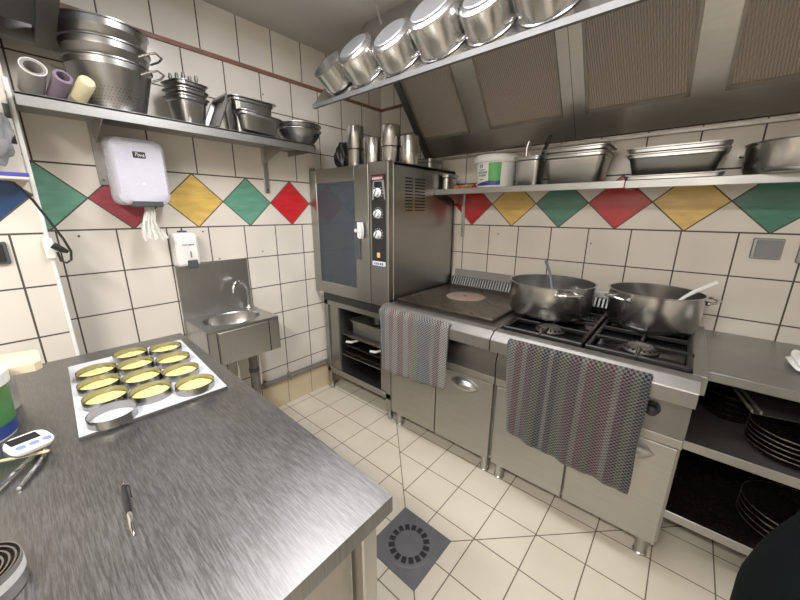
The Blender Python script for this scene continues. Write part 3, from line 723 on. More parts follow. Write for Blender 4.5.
# small things at the left end of the range shelf
o = pan_mesh(.075, .15, .095, .008, .008, .02).build('small_insert', 'pan_steel'); o.location = (.80, -.17, ZS); tag(o, 'small steel insert at the left end of the range shelf', 'pan')
for k in range(4):
    b_ = MB(); bmesh.ops.create_icosphere(b_.bm, subdivisions=2, radius=.019)
    for v in b_.bm.verts: v.co = Vector((v.co.x*1.15, v.co.y*.9, v.co.z*.75))*(1+.12*math.sin(9*v.co.x/.02+k))
    o = b_.build('bread_piece', 'orange', angle=70); o.location = (.868+.05*(k % 3)-.0*(k > 2), -.19+.045*(k > 2), ZS+.0152)
    if k == 3: o.location = (.893, -.145, ZS+.0152)
    tag(o, ['toasted bread piece next to the small steel insert', 'middle toasted bread piece in front on the range shelf', 'toasted bread piece nearest the white bucket', 'toasted bread piece behind the other pieces'][k], 'bread', 'toasted bread pieces on the shelf')

# sockets on the back wall
for x, z, lab in ((2.363, 1.245, 'square grey wall socket on the tiles below the green diamond'), (2.503, 1.237, 'grey wall socket cut by the right border')):
    o = thing('wall_socket', lab, 'socket', (x, 0, z))
    MB().box(x-.048, x+.048, -.012, 0, z-.045, z+.045, .003).build('plate', 'shelf_steel', o)
    MB().box(x-.036, x+.042, -.018, -.012, z-.038, z+.038, .003).build('flap', 'socket', o)

# small screw plugs left in the tiles
def plug(p, n, lab):
    p = Vector(p); n = Vector(n)
    o = MB().cyl(p-n*.001, p+n*.003, .0045, 10).build('screw_plug', 'grey_pl'); tag(o, lab, 'screw plug')
plug((0, -1.985, 1.285), (1, 0, 0), 'dark screw plug in the tile under the paper dispenser')
plug((0, -1.47, 1.285), (1, 0, 0), 'dark screw plug in the tile right of the soap dispenser')
plug((0, -1.40, 1.125), (1, 0, 0), 'dark screw plug just above the sink splashback')
plug((0, -1.13, 1.145), (1, 0, 0), 'dark screw plug in the tile right of the splashback')
plug((0, -1.03, 2.08), (1, 0, 0), 'dark screw plug in the tile above the left shelf')
plug((1.10, 0, 1.255), (0, -1, 0), 'dark screw plug in the tile below the yellow diamond behind the range')
plug((1.67, 0, 1.225), (0, -1, 0), 'dark screw plug in the tile below the red diamond behind the range')

# ---------------------------------------------------------------- extractor hood
hd = thing('extractor_hood', 'long stainless extractor hood with mesh filters over the range', 'hood', (1.9, -.5, 1.9))
X0, X1 = .50, 3.3
ZF = lambda y: 1.785-1.15*y          # filter plane
sl = Vector((0, 1, -1.15)).normalized(); nn = Vector((0, -1.15, -1)).normalized()
def slab(x0, x1, ya, yb, up, th):     # a plate lying on the filter plane; up = offset toward the room
    m = MB(); o_ = nn*up; t_ = nn*th
    c = [Vector((x0, ya, ZF(ya))), Vector((x1, ya, ZF(ya))), Vector((x1, yb, ZF(yb))), Vector((x0, yb, ZF(yb)))]
    return m.loft([[p+o_ for p in c], [p+o_+t_ for p in c]])
slab(X0, X1, -.008, -.55, -.012, .010).build('back_plate', 'hood_steel', hd)
slab(X0, X1, -.01, -.10, -.002, .006).build('lower_band', 'hood_steel', hd)
MB().prism([(-.004, 1.764), (-.028, 1.764), (-.028, 1.778), (-.02, 1.778), (-.02, 1.770), (-.004, 1.770)], 0, X0, X1).build('drip_gutter', 'shelf_steel', hd)
fx = [(.53, .90), (1.04, 1.463), (1.58, 1.99), (2.104, 2.52), (2.63, 3.04)]
div = [(.90, 1.04), (1.463, 1.58), (1.99, 2.104), (2.52, 2.63)]
for a_, b_ in fx:
    fl = slab(a_, b_, -.10, -.52, -.001, .004).build('filter', 'filter', hd)
    m = MB()
    for p in ((a_, a_+.012, -.10, -.52), (b_-.012, b_, -.10, -.52)): 
        tmp = slab(*p, .003, .006); me_ = bpy.data.meshes.new('t'); tmp.bm.to_mesh(me_); tmp.bm.free(); m.bm.from_mesh(me_); bpy.data.meshes.remove(me_)
    tmp = slab(a_, b_, -.10, -.112, .003, .006); me_ = bpy.data.meshes.new('t'); tmp.bm.to_mesh(me_); tmp.bm.free(); m.bm.from_mesh(me_); bpy.data.meshes.remove(me_)
    m.build('filter_frame', 'frame_metal', fl)
for a_, b_ in div: slab(a_+.003, b_-.003, -.10, -.52, -.001, .007).build('divider', 'hood_steel', hd)
slab(1.5195, 1.5215, -.012, -.40, .006, .0012).build('seam', 'hole', hd)
slab(X0-.012, X0+.03, -.012, -.52, 0, .03).build('edge_rail', 'dark_steel', hd)
LY, LZ = -1.03, 1.93
MB().prism([(LY, LZ), (-.635, 2.44), (-.62, 2.44), (LY+.012, LZ-.004)], 0, X0, X1).build('front_apron', 'apron_steel', hd)
MB().prism([(LY-.004, LZ+.004), (LY-.004, LZ-.015), (LY+.012, LZ-.015), (LY+.012, LZ-.012), (LY, LZ-.012), (LY, LZ+.004)], 0, X0, X1).build('lip', 'lip_steel', hd)
MB().prism([(LY, LZ), (-.635, 2.44), (-.53, 2.40), (-.38, 2.225)], 0, X0, X0+.006).build('end_panel', 'dark_steel', hd)
for x in (.72, 2.3):
    MB().tube([(x-.07, -.80, 2.435), (x-.01, -.79, 2.43), (x, -.785, 2.40), (x+.03, -.775, 2.30)], .005, 8).build('hanger_rod', 'chrome', hd)

# pots stood on the sloping front of the hood, bases outward
ang = math.atan2(.794, .607)
n_ap = Vector((0, -.794, .607)); d_ap = Vector((0, .607, .794))
def lean_pot(x, R, h, lab, kind):
    t = thing('saucepan', lab, 'pot', Vector((x, LY, LZ))+d_ap*(R+.014)+n_ap*.002, 'pots leaning on the hood')
    t.rotation_euler = (ang, 0, 0)
    if kind == 'open':       # mouth outward
        MB().lathe([(R-.012, 0), (R-.002, .008), (R, .02), (R, h-.004), (R+.004, h-.002), (R+.004, h), (R-.003, h), (R-.004, .02), (R-.014, .006)], seg=56).build('body', 'pot_steel', t, world=False)
    else:
        MB().lathe([(R-.003, 0), (R+.003, 0), (R+.003, .003), (R, .005), (R, h-.02), (R-.004, h-.008), (R-.014, h-.001), (R-.02, h)], seg=56).build('body', 'pot_steel', t, world=False)
        MB().lathe([(R-.022, h-.002), (R-.022, h+.004), (R-.026, h+.006), (R-.03, h+.005), (.004, h+.005)], seg=56).build('base_disc', 'pot_base', t, world=False)
    for a in (60,):
        zz = .03 if kind != 'open' else h-.03
        MB().tube(loop_handle((0, 0, 0), R-.002, zz, a, .026, .022, drop=.0), .004, 8).build('handle', 'chrome', t, world=False)
    return t
lean_pot(.672, .083, .105, 'open steel pot, first at the left end of the hood', 'open')
lean_pot(.852, .092, .118, 'upturned steel pot with dull base, second from the left on the hood', 'shut')
lean_pot(1.056, .095, .105, 'upturned steel pot, third from the left on the hood', 'shut')
lean_pot(1.265, .103, .125, 'tall upturned steel pot, fourth from the left on the hood', 'shut')
lean_pot(1.460, .086, .10, 'upturned steel pot, fifth from the left on the hood', 'shut')
lean_pot(1.653, .098, .115, 'upturned steel pot at the top border, right end of the hood row', 'shut')

# ---------------------------------------------------------------- convection oven on a stand
ov = thing('convection_oven', 'stainless convection oven with glass door and three dials', 'oven', (.38, -.4, .83))
OX0, OX1, OYF, OZ0, OZ1 = .012, .762, -.745, .822, 1.675
MB().box(OX0, OX1, -.70, -.04, OZ0, OZ0+.02).box(OX0, OX1, -.70, -.04, OZ1-.02, OZ1).box(OX0, OX0+.02, -.70, -.04, OZ0, OZ1).box(.60, OX1, -.70, -.04, OZ0, OZ1, .004).box(OX0, OX1, -.06, -.04, OZ0, OZ1).build('body', 'oven_steel', ov)
MB().box(.608, OX1, OYF, -.70, OZ0, OZ1, .004).build('control_column', 'oven_steel', ov)
MB().box(.04, .59, -.08, -.06, OZ0+.05, OZ1-.05).build('cavity_back', 'dark_steel', ov)
for k in range(6):
    z = .93+.115*k
    MB().cyl((.04, -.68, z), (.04, -.08, z), .004, 6).cyl((.58, -.68, z), (.58, -.08, z), .004, 6).cyl((.04, -.62, z), (.58, -.62, z), .003, 6).cyl((.04, -.2, z), (.58, -.2, z), .003, 6).build('rack', 'chrome', ov)
dx0, dx1, gx0, gx1, gz0, gz1 = .008, .600, .085, .475, .905, 1.585
dr = MB().box(dx0, gx0, OYF, -.705, OZ0, OZ1-.005, .003).box(gx1, dx1, OYF, -.705, OZ0, OZ1-.005, .003).box(gx0-.004, gx1+.004, OYF, -.705, OZ0, gz0, .003).box(gx0-.004, gx1+.004, OYF, -.705, gz1, OZ1-.005, .003).build('door', 'oven_steel', ov)
MB().box(gx0, gx1, OYF+.004, OYF+.010, gz0, gz1, 0).build('glass', 'oven_glass', dr)
MB().box(gx1-.008, gx1+.05, OYF-.008, OYF, 1.10, 1.34, .003).build('latch_plate', 'grey_pl', dr)
hl = MB().prism([(gx1+.058, 1.335), (gx1+.085, 1.335), (gx1+.093, 1.30), (gx1+.093, 1.255), (gx1+.082, 1.235), (gx1+.058, 1.245)], 1, OYF-.035, OYF-.012).build('handle', 'white_pl', dr)
MB().cyl((gx1+.018, OYF-.014, 1.283), (gx1+.018, OYF-.008, 1.283), .012, 16).build('latch_button', 'white_pl', dr)
MB().box(.600, .609, OYF+.006, -.70, OZ0, OZ1, 0).build('door_gap', 'hole', ov)
MB().box(.022, .06, OYF-.004, OYF+.02, OZ1-.004, OZ1+.012, .003).build('hinge', 'dark_steel', ov)
MB().box(.07, .11, OYF-.006, OYF+.02, OZ0-.022, OZ0+.004, .003).build('hinge', 'chrome', ov)
pn = MB().box(.628, .744, OYF-.003, OYF, 1.075, 1.605, .002).build('control_panel', 'black', ov)
pl_ = MB().box(.632, .728, OYF-.005, OYF-.003, 1.575, 1.598, .001).build('name_plate', 'maroon', pn)
strokes(MB(), .642, .722, 1.578, 1.589, lambda u, v, d_: (u, OYF-.005-d_, v), 8, 11).build('lettering', 'white_pl', pl_)
MB().prism([(.636, 1.462), (.652, 1.47), (.655, 1.565), (.715, 1.565), (.735, 1.47), (.742, 1.462), (.742, 1.48), (.733, 1.572), (.645, 1.572)], 1, OYF-.004, OYF-.003).build('dial_scale', 'socket', pn)
m = MB(); m.prism([(.665, 1.535), (.705, 1.535), (.705, 1.56), (.69, 1.56), (.69, 1.548), (.665, 1.548)], 1, OYF-.0045, OYF-.003); m.build('dial_mark', 'black', pn)
for z in (1.505, 1.385, 1.265):
    k_ = MB().lathe([(.026, 0), (.026, .004), (.021, .008), (.019, .022), (.012, .024)], mat=Matrix.Translation((.684, OYF-.003, z)) @ Matrix.Rotation(PI/2, 4, 'X'), seg=28).build('knob', 'lens', pn)
    MB().box(.681, .687, OYF-.03, OYF-.02, z-.018, z+.018, .001, mat=Matrix.Translation((.684, 0, z)) @ Matrix.Rotation(.5, 4, 'Y') @ Matrix.Translation((-.684, 0, -z))).build('pointer', 'grey_pl', k_)
    tk = MB()
    for j in range(10):
        a = math.radians(-120+27*j)
        tk.box(.684+.036*math.sin(a)-.002, .684+.036*math.sin(a)+.002, OYF-.004, OYF-.003, z+.036*math.cos(a)-.002, z+.036*math.cos(a)+.002, 0)
    tk.build('dial_ticks', 'lens', pn)
MB().box(.675, .699, OYF-.010, OYF-.003, 1.128, 1.158, .003).build('signal_lamp', 'amber', pn)
pt = MB().box(.632, .742, OYF-.005, OYF-.001, 1.078, 1.105, .001).build('name_strip', 'lens', pn)
strokes(MB(), .648, .728, 1.084, 1.098, lambda u, v, d_: (u, OYF-.005-d_, v), 5, 21).build('lettering', 'navy', pt)
for cx_ in (-.56, -.465, -.39):
    m = MB()
    for k in range(11): m.box(OX1, OX1+.004, cx_-.035, cx_+.035*(cx_ != -.39)-.01*(cx_ == -.39), 1.405+.0185*k, 1.412+.0185*k, .001)
    v_ = m.build('vent', 'hole', ov); v_['kind'] = 'stuff'
m = MB().box(.735, .762, OYF-.001, OYF+.02, OZ0-.06, OZ0+.002).box(.735, .762, -.12, -.08, OZ0-.06, OZ0+.002).box(.012, .04, -.12, -.08, OZ0-.06, OZ0+.002).build('foot', 'dark_steel', ov)
MB().box(.09, .70, -.735, -.714, .762, .820, .002).build('drip_tray', 'black', ov)

st = thing('oven_stand', 'stainless open stand under the convection oven', 'stand', (.38, -.4, 0))
SX0, SX1, SY = .055, .742, -.71
for x0_, x1_, y0_, y1_ in ((SX0, SX0+.045, SY, SY+.045), (SX1-.045, SX1, SY, SY+.045), (SX0, SX0+.045, -.09, -.045), (SX1-.045, SX1, -.09, -.045)):
    l_ = MB().box(x0_, x1_, y0_, y1_, .06, .76, .003).build('leg', 'oven_steel', st)
    MB().lathe([(.018, 0), (.018, .03), (.013, .034), (.013, .062)], c=((x0_+x1_)/2, (y0_+y1_)/2, 0), seg=16).build('foot', 'steel', l_)
MB().box(SX0, SX1, SY, -.045, .715, .76, .003).build('top_frame', 'oven_steel', st)
MB().box(SX0, SX1, SY, -.045, .155, .20, .003).build('bottom_frame', 'oven_steel', st)
MB().box(SX0+.045, .205, SY+.012, SY+.02, .20, .715, .001).build('left_panel', 'oven_steel', st)
MB().box(.645, SX1, SY+.01, SY+.018, .20, .715, .001).build('right_panel', 'oven_steel', st)
MB().box(.205, .212, -.69, -.06, .20, .715, .001).build('inner_side', 'dark_steel', st)
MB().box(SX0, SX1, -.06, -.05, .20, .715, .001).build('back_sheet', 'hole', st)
for z in (.50, .33): MB().box(.212, .645, -.68, -.08, z, z+.006, .001).build('runner', 'dark_steel', st)
o = pan_mesh(.36, .30, .11, .012, .012, .03).build('pale_container', 'shelf_steel'); o.location = (.43, -.50, .507); tag(o, 'grey container on the upper runner of the oven stand', 'container')
o = MB().box(.225, .635, -.69, -.655, .49, .50, .002).build('tray_lip', 'brown') if False else None
o = pan_mesh(.41, .46, .022, .012, .008, .02).build('brown_tray', 'brown'); o.location = (.43, -.44, .475); tag(o, 'brown tray edge under the grey container in the oven stand', 'tray')
for k, z in enumerate((.34, .395)):
    o = pan_mesh(.42, .50, .03, .012, .01, .02).build('black_tray', 'pan'); o.location = (.43, -.43, z); tag(o, ('lower' if k == 0 else 'upper')+' black baking tray at the bottom of the oven stand', 'tray', 'black baking trays in the oven stand')
for k, (x, z) in enumerate(((.27, .44), (.53, .435))):
    o = MB().tube([(x-.02, -.665, z), (x+.03, -.665, z+.008), (x+.05, -.60, z+.01)], .009, 8).build('spoon_handle', 'white_pl'); tag(o, ('left' if k == 0 else 'right')+' white utensil handle on the black trays in the oven stand', 'utensil', 'white handles in the oven stand')

# beakers on the oven
def beaker(x, y, R, zs, lab, band=None):
    t = thing('steel_beaker', lab, 'beaker', (x, y, 1.676), 'steel beakers on the oven')
    z0 = 1.676; h = zs-z0
    MB().lathe([(R*.93, z0), (R*.95, z0+.003), (R*.95, z0+h*.45), (R, z0+h*.47), (R, z0+h-.004), (R-.003, z0+h), (R-.006, z0+h-.003), (R-.006, z0+.01)], c=(x, y, 0), seg=32).build('body', 'pot_steel', t)
    MB().lathe([(R+.0005, z0+h*.45), (R+.003, z0+h*.45), (R+.003, z0+h*.48), (R+.0005, z0+h*.48)], c=(x, y, 0), seg=32, closed=True).build('band', band or 'chrome', t)
    return t
beaker(.285, -.55, .057, 1.945, 'tall steel beaker with dark band, first from the left on the oven', 'black')
beaker(.445, -.54, .066, 1.855, 'short wide steel beaker with lid, second on the oven')
t_ = beaker(.605, -.55, .056, 1.905, 'tall steel beaker with dark band, third on the oven', 'black')
beaker(.715, -.50, .058, 1.838, 'banded steel beaker at the right front of the oven')
beaker(.53, -.40, .04, 1.80, 'small steel beaker behind between the tall ones')
b_ = MB(); bmesh.ops.create_icosphere(b_.bm, subdivisions=4, radius=1)
for v in b_.bm.verts:
    f_ = 1+.09*math.sin(v.co.x*8+v.co.z*4)+.06*math.sin(v.co.y*11+v.co.x*3)
    zz = v.co.z*.10*f_
    v.co = Vector((.155+v.co.x*.06*f_*(1-.25*max(0, v.co.z)), -.54+v.co.y*.07*f_, max(1.677, 1.765+zz)))
o = b_.build('black_cloth', 'black', angle=60); tag(o, 'bundled black cloth on the left rear of the oven top', 'cloth')
o = pan_mesh(.15, .16, .055, .008, .008, .02).build('flat_tin', 'shelf_steel'); o.location = (.66, -.28, 1.677)
o.location = (.68, -.25, 1.677); tag(o, 'flat steel tin at the rear right of the oven top', 'tin')

# ---------------------------------------------------------------- ranges
def range_unit(name, label, x0, x1, hx):
    r = thing(name, label, 'range', ((x0+x1)/2, -.4, 0))
    xm = (x0+x1)/2
    MB().box(x0, x1, -.715, -.03, .105, .84, .003).build('body', 'door_steel', r)
    for a_, b_, hh in ((x0+.006, xm-.004, hx[0]), (xm+.004, x1-.008, hx[1])):
        d_ = MB().box(a_, b_, -.745, -.716, .112, .558, .003).build('door', 'door_steel', r)
        m = MB(); N = 12; loops = []
        for i in range(7):
            f = i/6; sy = math.sin(f*PI)**.6 if 0 < f < 1 else .02
            loops.append([(hh-.085+.17*f, -.745-.040*sy*math.sin(PI*k/N), .505+.038*sy*math.cos(PI*k/N)) for k in range(N+1)])
        m.loft(loops).build('handle', 'steel', d_)
    MB().box(x0, x1, -.752, -.70, .566, .603, .003).build('trim_bar', 'door_steel', r)
    MB().prism([(-.735, .604), (-.752, .604), (-.758, .69), (-.735, .775), (-.70, .775), (-.70, .604)], 0, x0, x1).build('control_panel', 'dark_steel', r)
    MB().prism([(-.70, .775), (-.838, .777), (-.843, .780), (-.845, .832), (-.843, .836), (-.808, .864), (-.802, .867), (-.765, .868), (-.765, .84), (-.70, .84)], 0, x0, x1).build('fascia', 'fascia', r, angle=8)
    for x in (x0+.035, x1-.045):
        for y in (-.685, -.10): MB().lathe([(.026, 0), (.026, .006), (.022, .01), (.022, .095), (.026, .106)], c=(x, y, 0), seg=20).build('leg', 'steel', r)
    return r
def range_knob(r, x, z):
    MB().lathe([(.026, 0), (.026, .006), (.02, .012), (.018, .032), (.01, .034)], mat=Matrix.Translation((x, -.757, z)) @ Matrix.Rotation(PI/2, 4, 'X'), seg=24).build('knob', 'black', r)
ra = range_unit('solid_top_range', 'stainless solid top range beside the oven, with smaller towel', .775, 1.482, (1.01, 1.315))
for x in (.88, 1.0): range_knob(ra, x, .69)
MB().box(.778, 1.48, -.765, -.03, .84, .862, .002).build('top_frame', 'dark_steel', ra)
hp = MB().box(.785, 1.425, -.695, -.085, .862, .880, .004).build('hot_plate', 'plate', ra)
MB().lathe([(.118, .8795), (.120, .881), (.117, .8825), (.004, .8835)], c=(1.08, -.37, 0), seg=48).build('centre_disc', 'plate_disc', hp)
MB().cyl((1.08, -.37, .8832), (1.08, -.37, .8842), .012, 16).build('lift_hole', 'hole', hp)
MB().prism([(-.08, .862), (-.08, .884), (-.05, .935), (-.03, .936), (-.02, .985), (-.012, .985), (-.012, .862)], 0, .785, 1.482).build('flue_upstand', 'dark_steel', ra)
m = MB()
for k in range(34):
    x = .80+.0198*k
    m.prism([(-.086, .884), (-.056, .937), (-.052, .935), (-.082, .883)], 0, x, x+.009)
MB().prism([(-.0815, .882), (-.0515, .935), (-.05, .935), (-.08, .882)], 0, .787, 1.480).build('grille_back', 'hole', ra)
m.build('flue_grille', 'shelf_steel', ra)
rb = range_unit('gas_range', 'stainless gas range with two big pots and larger towel', 1.488, 2.205, (1.72, 2.052))
for x in (1.62, 1.75, 1.95, 2.098): range_knob(rb, x, .70)
MB().box(1.49, 2.203, -.765, -.03, .84, .856, .002).build('hob_well', 'enamel', rb)
MB().prism([(-.08, .856), (-.08, .880), (-.05, .925), (-.03, .926), (-.02, .965), (-.012, .965), (-.012, .856)], 0, 1.488, 2.205).build('flue_upstand', 'dark_steel', rb)
m = MB()
for k in range(34):
    x = 1.50+.0203*k; m.prism([(-.086, .880), (-.056, .928), (-.052, .926), (-.082, .879)], 0, x, x+.009)
MB().prism([(-.0815, .878), (-.0515, .926), (-.05, .926), (-.08, .878)], 0, 1.49, 2.203).build('grille_back', 'hole', rb)
m.build('flue_grille', 'shelf_steel', rb)
MB().box(2.182, 2.224, -.765, -.085, .80, .868, .002).build('side_rim', 'shelf_steel', rb)
for bx in (1.67, 2.02):
    for by in (-.60, -.27):
        b_ = MB().lathe([(.062, .856), (.066, .862), (.06, .872), (.05, .876), (.03, .878), (.02, .874)], c=(bx, by, 0), seg=36).build('burner', 'burner', rb)
        m = MB()
        for k in range(20):
            a = 2*PI*k/20; m.box(-.003, .003, .046, .062, .868, .8765, .0, mat=Matrix.Translation((bx, by, 0)) @ Matrix.Rotation(a, 4, 'Z'))
        m.build('burner_teeth', 'iron', b_)
for gx0_, gx1_ in ((1.505, 1.84), (1.85, 2.18)):
    m = MB(); gz0_, gz1_ = .866, .884
    for y in (-.75, -.435, -.10): m.box(gx0_, gx1_, y-.008, y+.008, gz0_, gz1_, .003)
    for x in (gx0_+.008, gx1_-.008): m.box(x-.008, x+.008, -.75, -.10, gz0_, gz1_, .003)
    bx = 1.67 if gx0_ < 1.8 else 2.02
    for by in (-.60, -.27):
        for a in range(4):
            ca = a*PI/2+PI/4*0
            m.box(.045, .165, -.006, .006, gz0_+.004, gz1_+.002, .002, mat=Matrix.Translation((bx, by, 0)) @ Matrix.Rotation(ca, 4, 'Z'))
    for x in (gx0_+.008, gx1_-.008):
        for y in (-.74, -.435, -.11): m.box(x-.006, x+.006, y-.006, y+.006, .8565, gz0_+.004, .001)
    m.build('pan_grate', 'iron', rb)

# pots on the range
pa = stockpot('stock_pot', 'wide steel stock pot on the left burners of the gas range', .203, .165, (-52, 158), (1.590, -.385, .887), rb=.19)
pb = stockpot('stock_pot', 'wide steel stock pot with white spatula on the right rear burner', .180, .165, (-132, 18), (2.018, -.285, .887), rb=.168)
sp = thing('spatula', 'white plastic spatula standing in the right stock pot', 'spatula', (2.1, -.25, .9))
MB().tube([(2.05, -.29, .935), (2.125, -.245, 1.03), (2.155, -.23, 1.057), (2.222, -.20, 1.103)], [.007, .007, .009, .011], 8).build('handle', 'white_pl', sp)
MB().loft([[(2.02-.025, -.29, .895), (2.02+.025, -.31, .895), (2.02+.025, -.31, .900), (2.02-.025, -.29, .900)], [(2.06-.02, -.27, .945), (2.06+.02, -.29, .945), (2.06+.02, -.29, .95), (2.06-.02, -.27, .95)]]).build('blade', 'cream_pl', sp)
la = thing('ladle', 'blue grey handled ladle standing in the left stock pot', 'ladle', (1.57, -.3, .9))
MB().tube([(1.60, -.34, .93), (1.535, -.25, 1.075), (1.490, -.19, 1.125)], [.005, .007, .009], 8).build('handle', 'slate', la)
MB().lathe([(.01, .894), (.03, .902), (.038, .925), (.036, .925), (.028, .904), (.01, .897)], c=(1.612, -.355, 0), seg=24).build('bowl', 'chrome', la)

# towels over the front rails
def towel(name, label, x0t, x1t, x0b, x1b, zb, mat):
    t = MB(); NX, path = 40, []
    front = [(-.828, .8540, 0), (-.835, .8500, 0), (-.842, .8460, 0), (-.850, .8410, 0), (-.854, .834, 0)]
    NZ = 22; rows_ = []
    for (y, z, _) in [(f[0], f[1]+.003, 0) for f in front]: rows_.append((y, lambda u, z=z: z, 0))
    for k in range(1, NZ+1):
        f = k/NZ; rows_.append((-.856+.006*f, lambda u, f=f: .838+(zb(u)-.838)*f, f))
    vv = []
    for (y, zf, f) in rows_:
        line = []
        for i in range(NX+1):
            u = i/NX; x = (x0t+(x1t-x0t)*u)*(1-f)+(x0b+(x1b-x0b)*u)*f
            w = (.006*math.sin(u*19+.7*math.sin(f*3))+.004*math.sin(u*41+2))*min(1, f*1.5)
            line.append(t.bm.verts.new((x+.002*math.sin(f*9), y-max(0, .008*f)+w, zf(u))))
        vv.append(line)
    for a_, b_ in zip(vv, vv[1:]):
        for i in range(NX): t.bm.faces.new((a_[i], a_[i+1], b_[i+1], b_[i]))
    o = t.build(name, mat, angle=80)
    md = o.modifiers.new('thickness', 'SOLIDIFY'); md.thickness = .006; md.offset = 0
    return tag(o, label, 'towel')
towel('striped_towel', 'smaller mauve, cream and grey woven towel over the left range rail', .797, 1.268, .812, 1.265, lambda u: .470+.008*math.sin(u*3)-.01*math.sin(u*PI)+.03*u*u, 'towel_a')
towel('striped_towel', 'larger plum, navy and olive woven towel over the gas range rail', 1.570, 2.082, 1.602, 2.083, lambda u: .418-.085*u+.045*u*u, 'towel_b')

# ---------------------------------------------------------------- counter at the right
ct = thing('counter_unit', 'open stainless counter with black shelves right of the gas range', 'counter', (2.7, -.3, 0))
CX0, CX1 = 2.226, 3.2
MB().box(CX0, CX1, -.612, -.004, .800, .836, .003).build('worktop', 'shelf_steel', ct)
for z, y in ((.495, -.60), (.152, -.60)):
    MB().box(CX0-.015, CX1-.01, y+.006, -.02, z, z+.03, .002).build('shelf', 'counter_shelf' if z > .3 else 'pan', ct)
    MB().box(CX0-.018, CX1-.01, y, y+.005, z-.006, z+.032, .002).build('shelf_edge', 'steel_h', ct)
for x, ys in ((CX0-.006, (-.30, -.04)), (CX1-.02, (-.575, -.04))):
    for y in ys: MB().box(x-.008, x+.008, y-.018, y+.018, 0, .798, .002).build('leg', 'dark_steel', ct)
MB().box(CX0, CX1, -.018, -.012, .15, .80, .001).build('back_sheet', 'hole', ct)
def fpan(R, h=.035):
    return MB().lathe([(R-.035, 0), (R-.03, .002), (R-.002, h-.004), (R+.003, h-.002), (R+.003, h), (R-.004, h-.002), (R-.032, .005)], seg=44)
first = None
def place_pan(x, y, z, R, lab, grp, a):
    global first
    t = thing('frying_pan', lab, 'pan', (x, y, z), grp, a)
    if first is None:
        b_ = fpan(1.0*.13).build('body', 'pan', t, world=False)
        MB().tube([(.1315*math.cos(2*PI*k/44), .1315*math.sin(2*PI*k/44), .0345) for k in range(44)], .0018, 6, True).build('rim', 'pan_rim', t, world=False)
        h_ = MB().tube([(.127, 0, .028), (.16, 0, .038), (.30, 0, .048)], [.007, .008, .010], 8).build('handle', 'pan', t, world=False)
        first = t
    else:
        for ch in first.children:
            c = ch.copy(); COL.objects.link(c); c.parent = t
    s = R/.13; t.scale = (s, s, 1)
    return t
names5 = ['lowest', 'second lowest', 'middle', 'second highest', 'topmost']
for k in range(5): place_pan(2.512+.001*math.sin(k*2), -.450+.001*math.cos(k*3), .527+.0185*k, .122, names5[k]+' black frying pan of the right stack on the middle shelf', 'black frying pans stacked on the middle shelf', -.5+.45*k)
bt = None
for k in range(4):
    if bt is None: bt = o = MB().lathe([(.07, 0), (.075, .002), (.092, .032), (.097, .034), (.097, .037), (.089, .036), (.072, .006)], seg=40).build('baking_tin', 'pan')
    else: o = bt.copy(); COL.objects.link(o)
    o.location = (2.362+.0015*math.sin(k*2), -.235+.0015*math.cos(k*3), .5265+.0265*k)
    tag(o, ['lowest', 'second lowest', 'second highest', 'topmost'][k]+' small black tin of the stack beside the gas range', 'tin', 'small black tins beside the gas range')
for k in range(4): place_pan(2.58, -.42, .184+.026*k, .145, ['lowest', 'second lowest', 'second highest', 'topmost'][k]+' frying pan of the stack on the bottom shelf', 'frying pans stacked on the bottom shelf', -.2+.3*k)
# sheet pan slid under the worktop
o = thing('sheet_pan', 'dark sheet pan with bright rim lying above the black tins under the counter', 'pan', (2.45, -.3, .66))
mt = Matrix.Translation((2.505, -.305, .668)) @ Matrix.Rotation(math.radians(11), 4, 'Z')
MB().box(-.15, .15, -.15, .13, -.003, .0, .001, mat=mt).build('sheet', 'counter_shelf', o)
for x in (-.15, -.125, .15): MB().box(x-.003, x+.003, -.15, .13, 0, .012, .001, mat=mt).build('rim', 'frame_metal', o)
# folded cloth on the counter
c0_ = (2.575, -.345)
m = MB(); loops = []
for k in range(9):
    f = k/8; w = .105*(1-.12*math.sin(k*1.7)); dd = .075+.01*math.sin(k*2.3)
    z = .8375+.042*f+.004*math.sin(k*2)
    loops.append([(p[0]+c0_[0]+.008*math.sin(k*2.1), p[1]+c0_[1]+.008*math.cos(k*1.7), z+.006*math.sin(i*.9+k)*(f > 0)) for i, p in enumerate(rrect(w*2*(1.0 if k % 2 else .93), dd*2*(1.0 if k % 2 else .93), .03, 0, 5))])
m.loft(loops); o = m.build('folded_cloth', 'paper', angle=70); tag(o, 'crumpled cream cloth on the steel counter at the right border', 'cloth')

# ---------------------------------------------------------------- floor drain
fd = thing('floor_drain', 'square grey floor drain with round slotted grate', 'drain', (1.4, -1.31, 0))
MB().box(1.268, 1.532, -1.442, -1.178, .0005, .004, .001).build('plate', 'drain', fd)
MB().lathe([(.100, .004), (.104, .004), (.106, .0055), (.100, .0075), (.094, .0065)], c=(1.4, -1.31, 0), seg=48).build('ring', 'drain', fd)
gr = MB().lathe([(.094, .004), (.094, .0068), (.06, .0072), (.002, .0076)], c=(1.4, -1.31, 0), seg=48).build('grate', 'drain', fd)
m = MB()
for k in range(16):
    a = 2*PI*k/16; m.box(-.0105, .0105, .062, .089, .0070, .0078, .0, mat=Matrix.Translation((1.4, -1.31, 0)) @ Matrix.Rotation(a, 4, 'Z'))
m.build('slots', 'hole', gr)

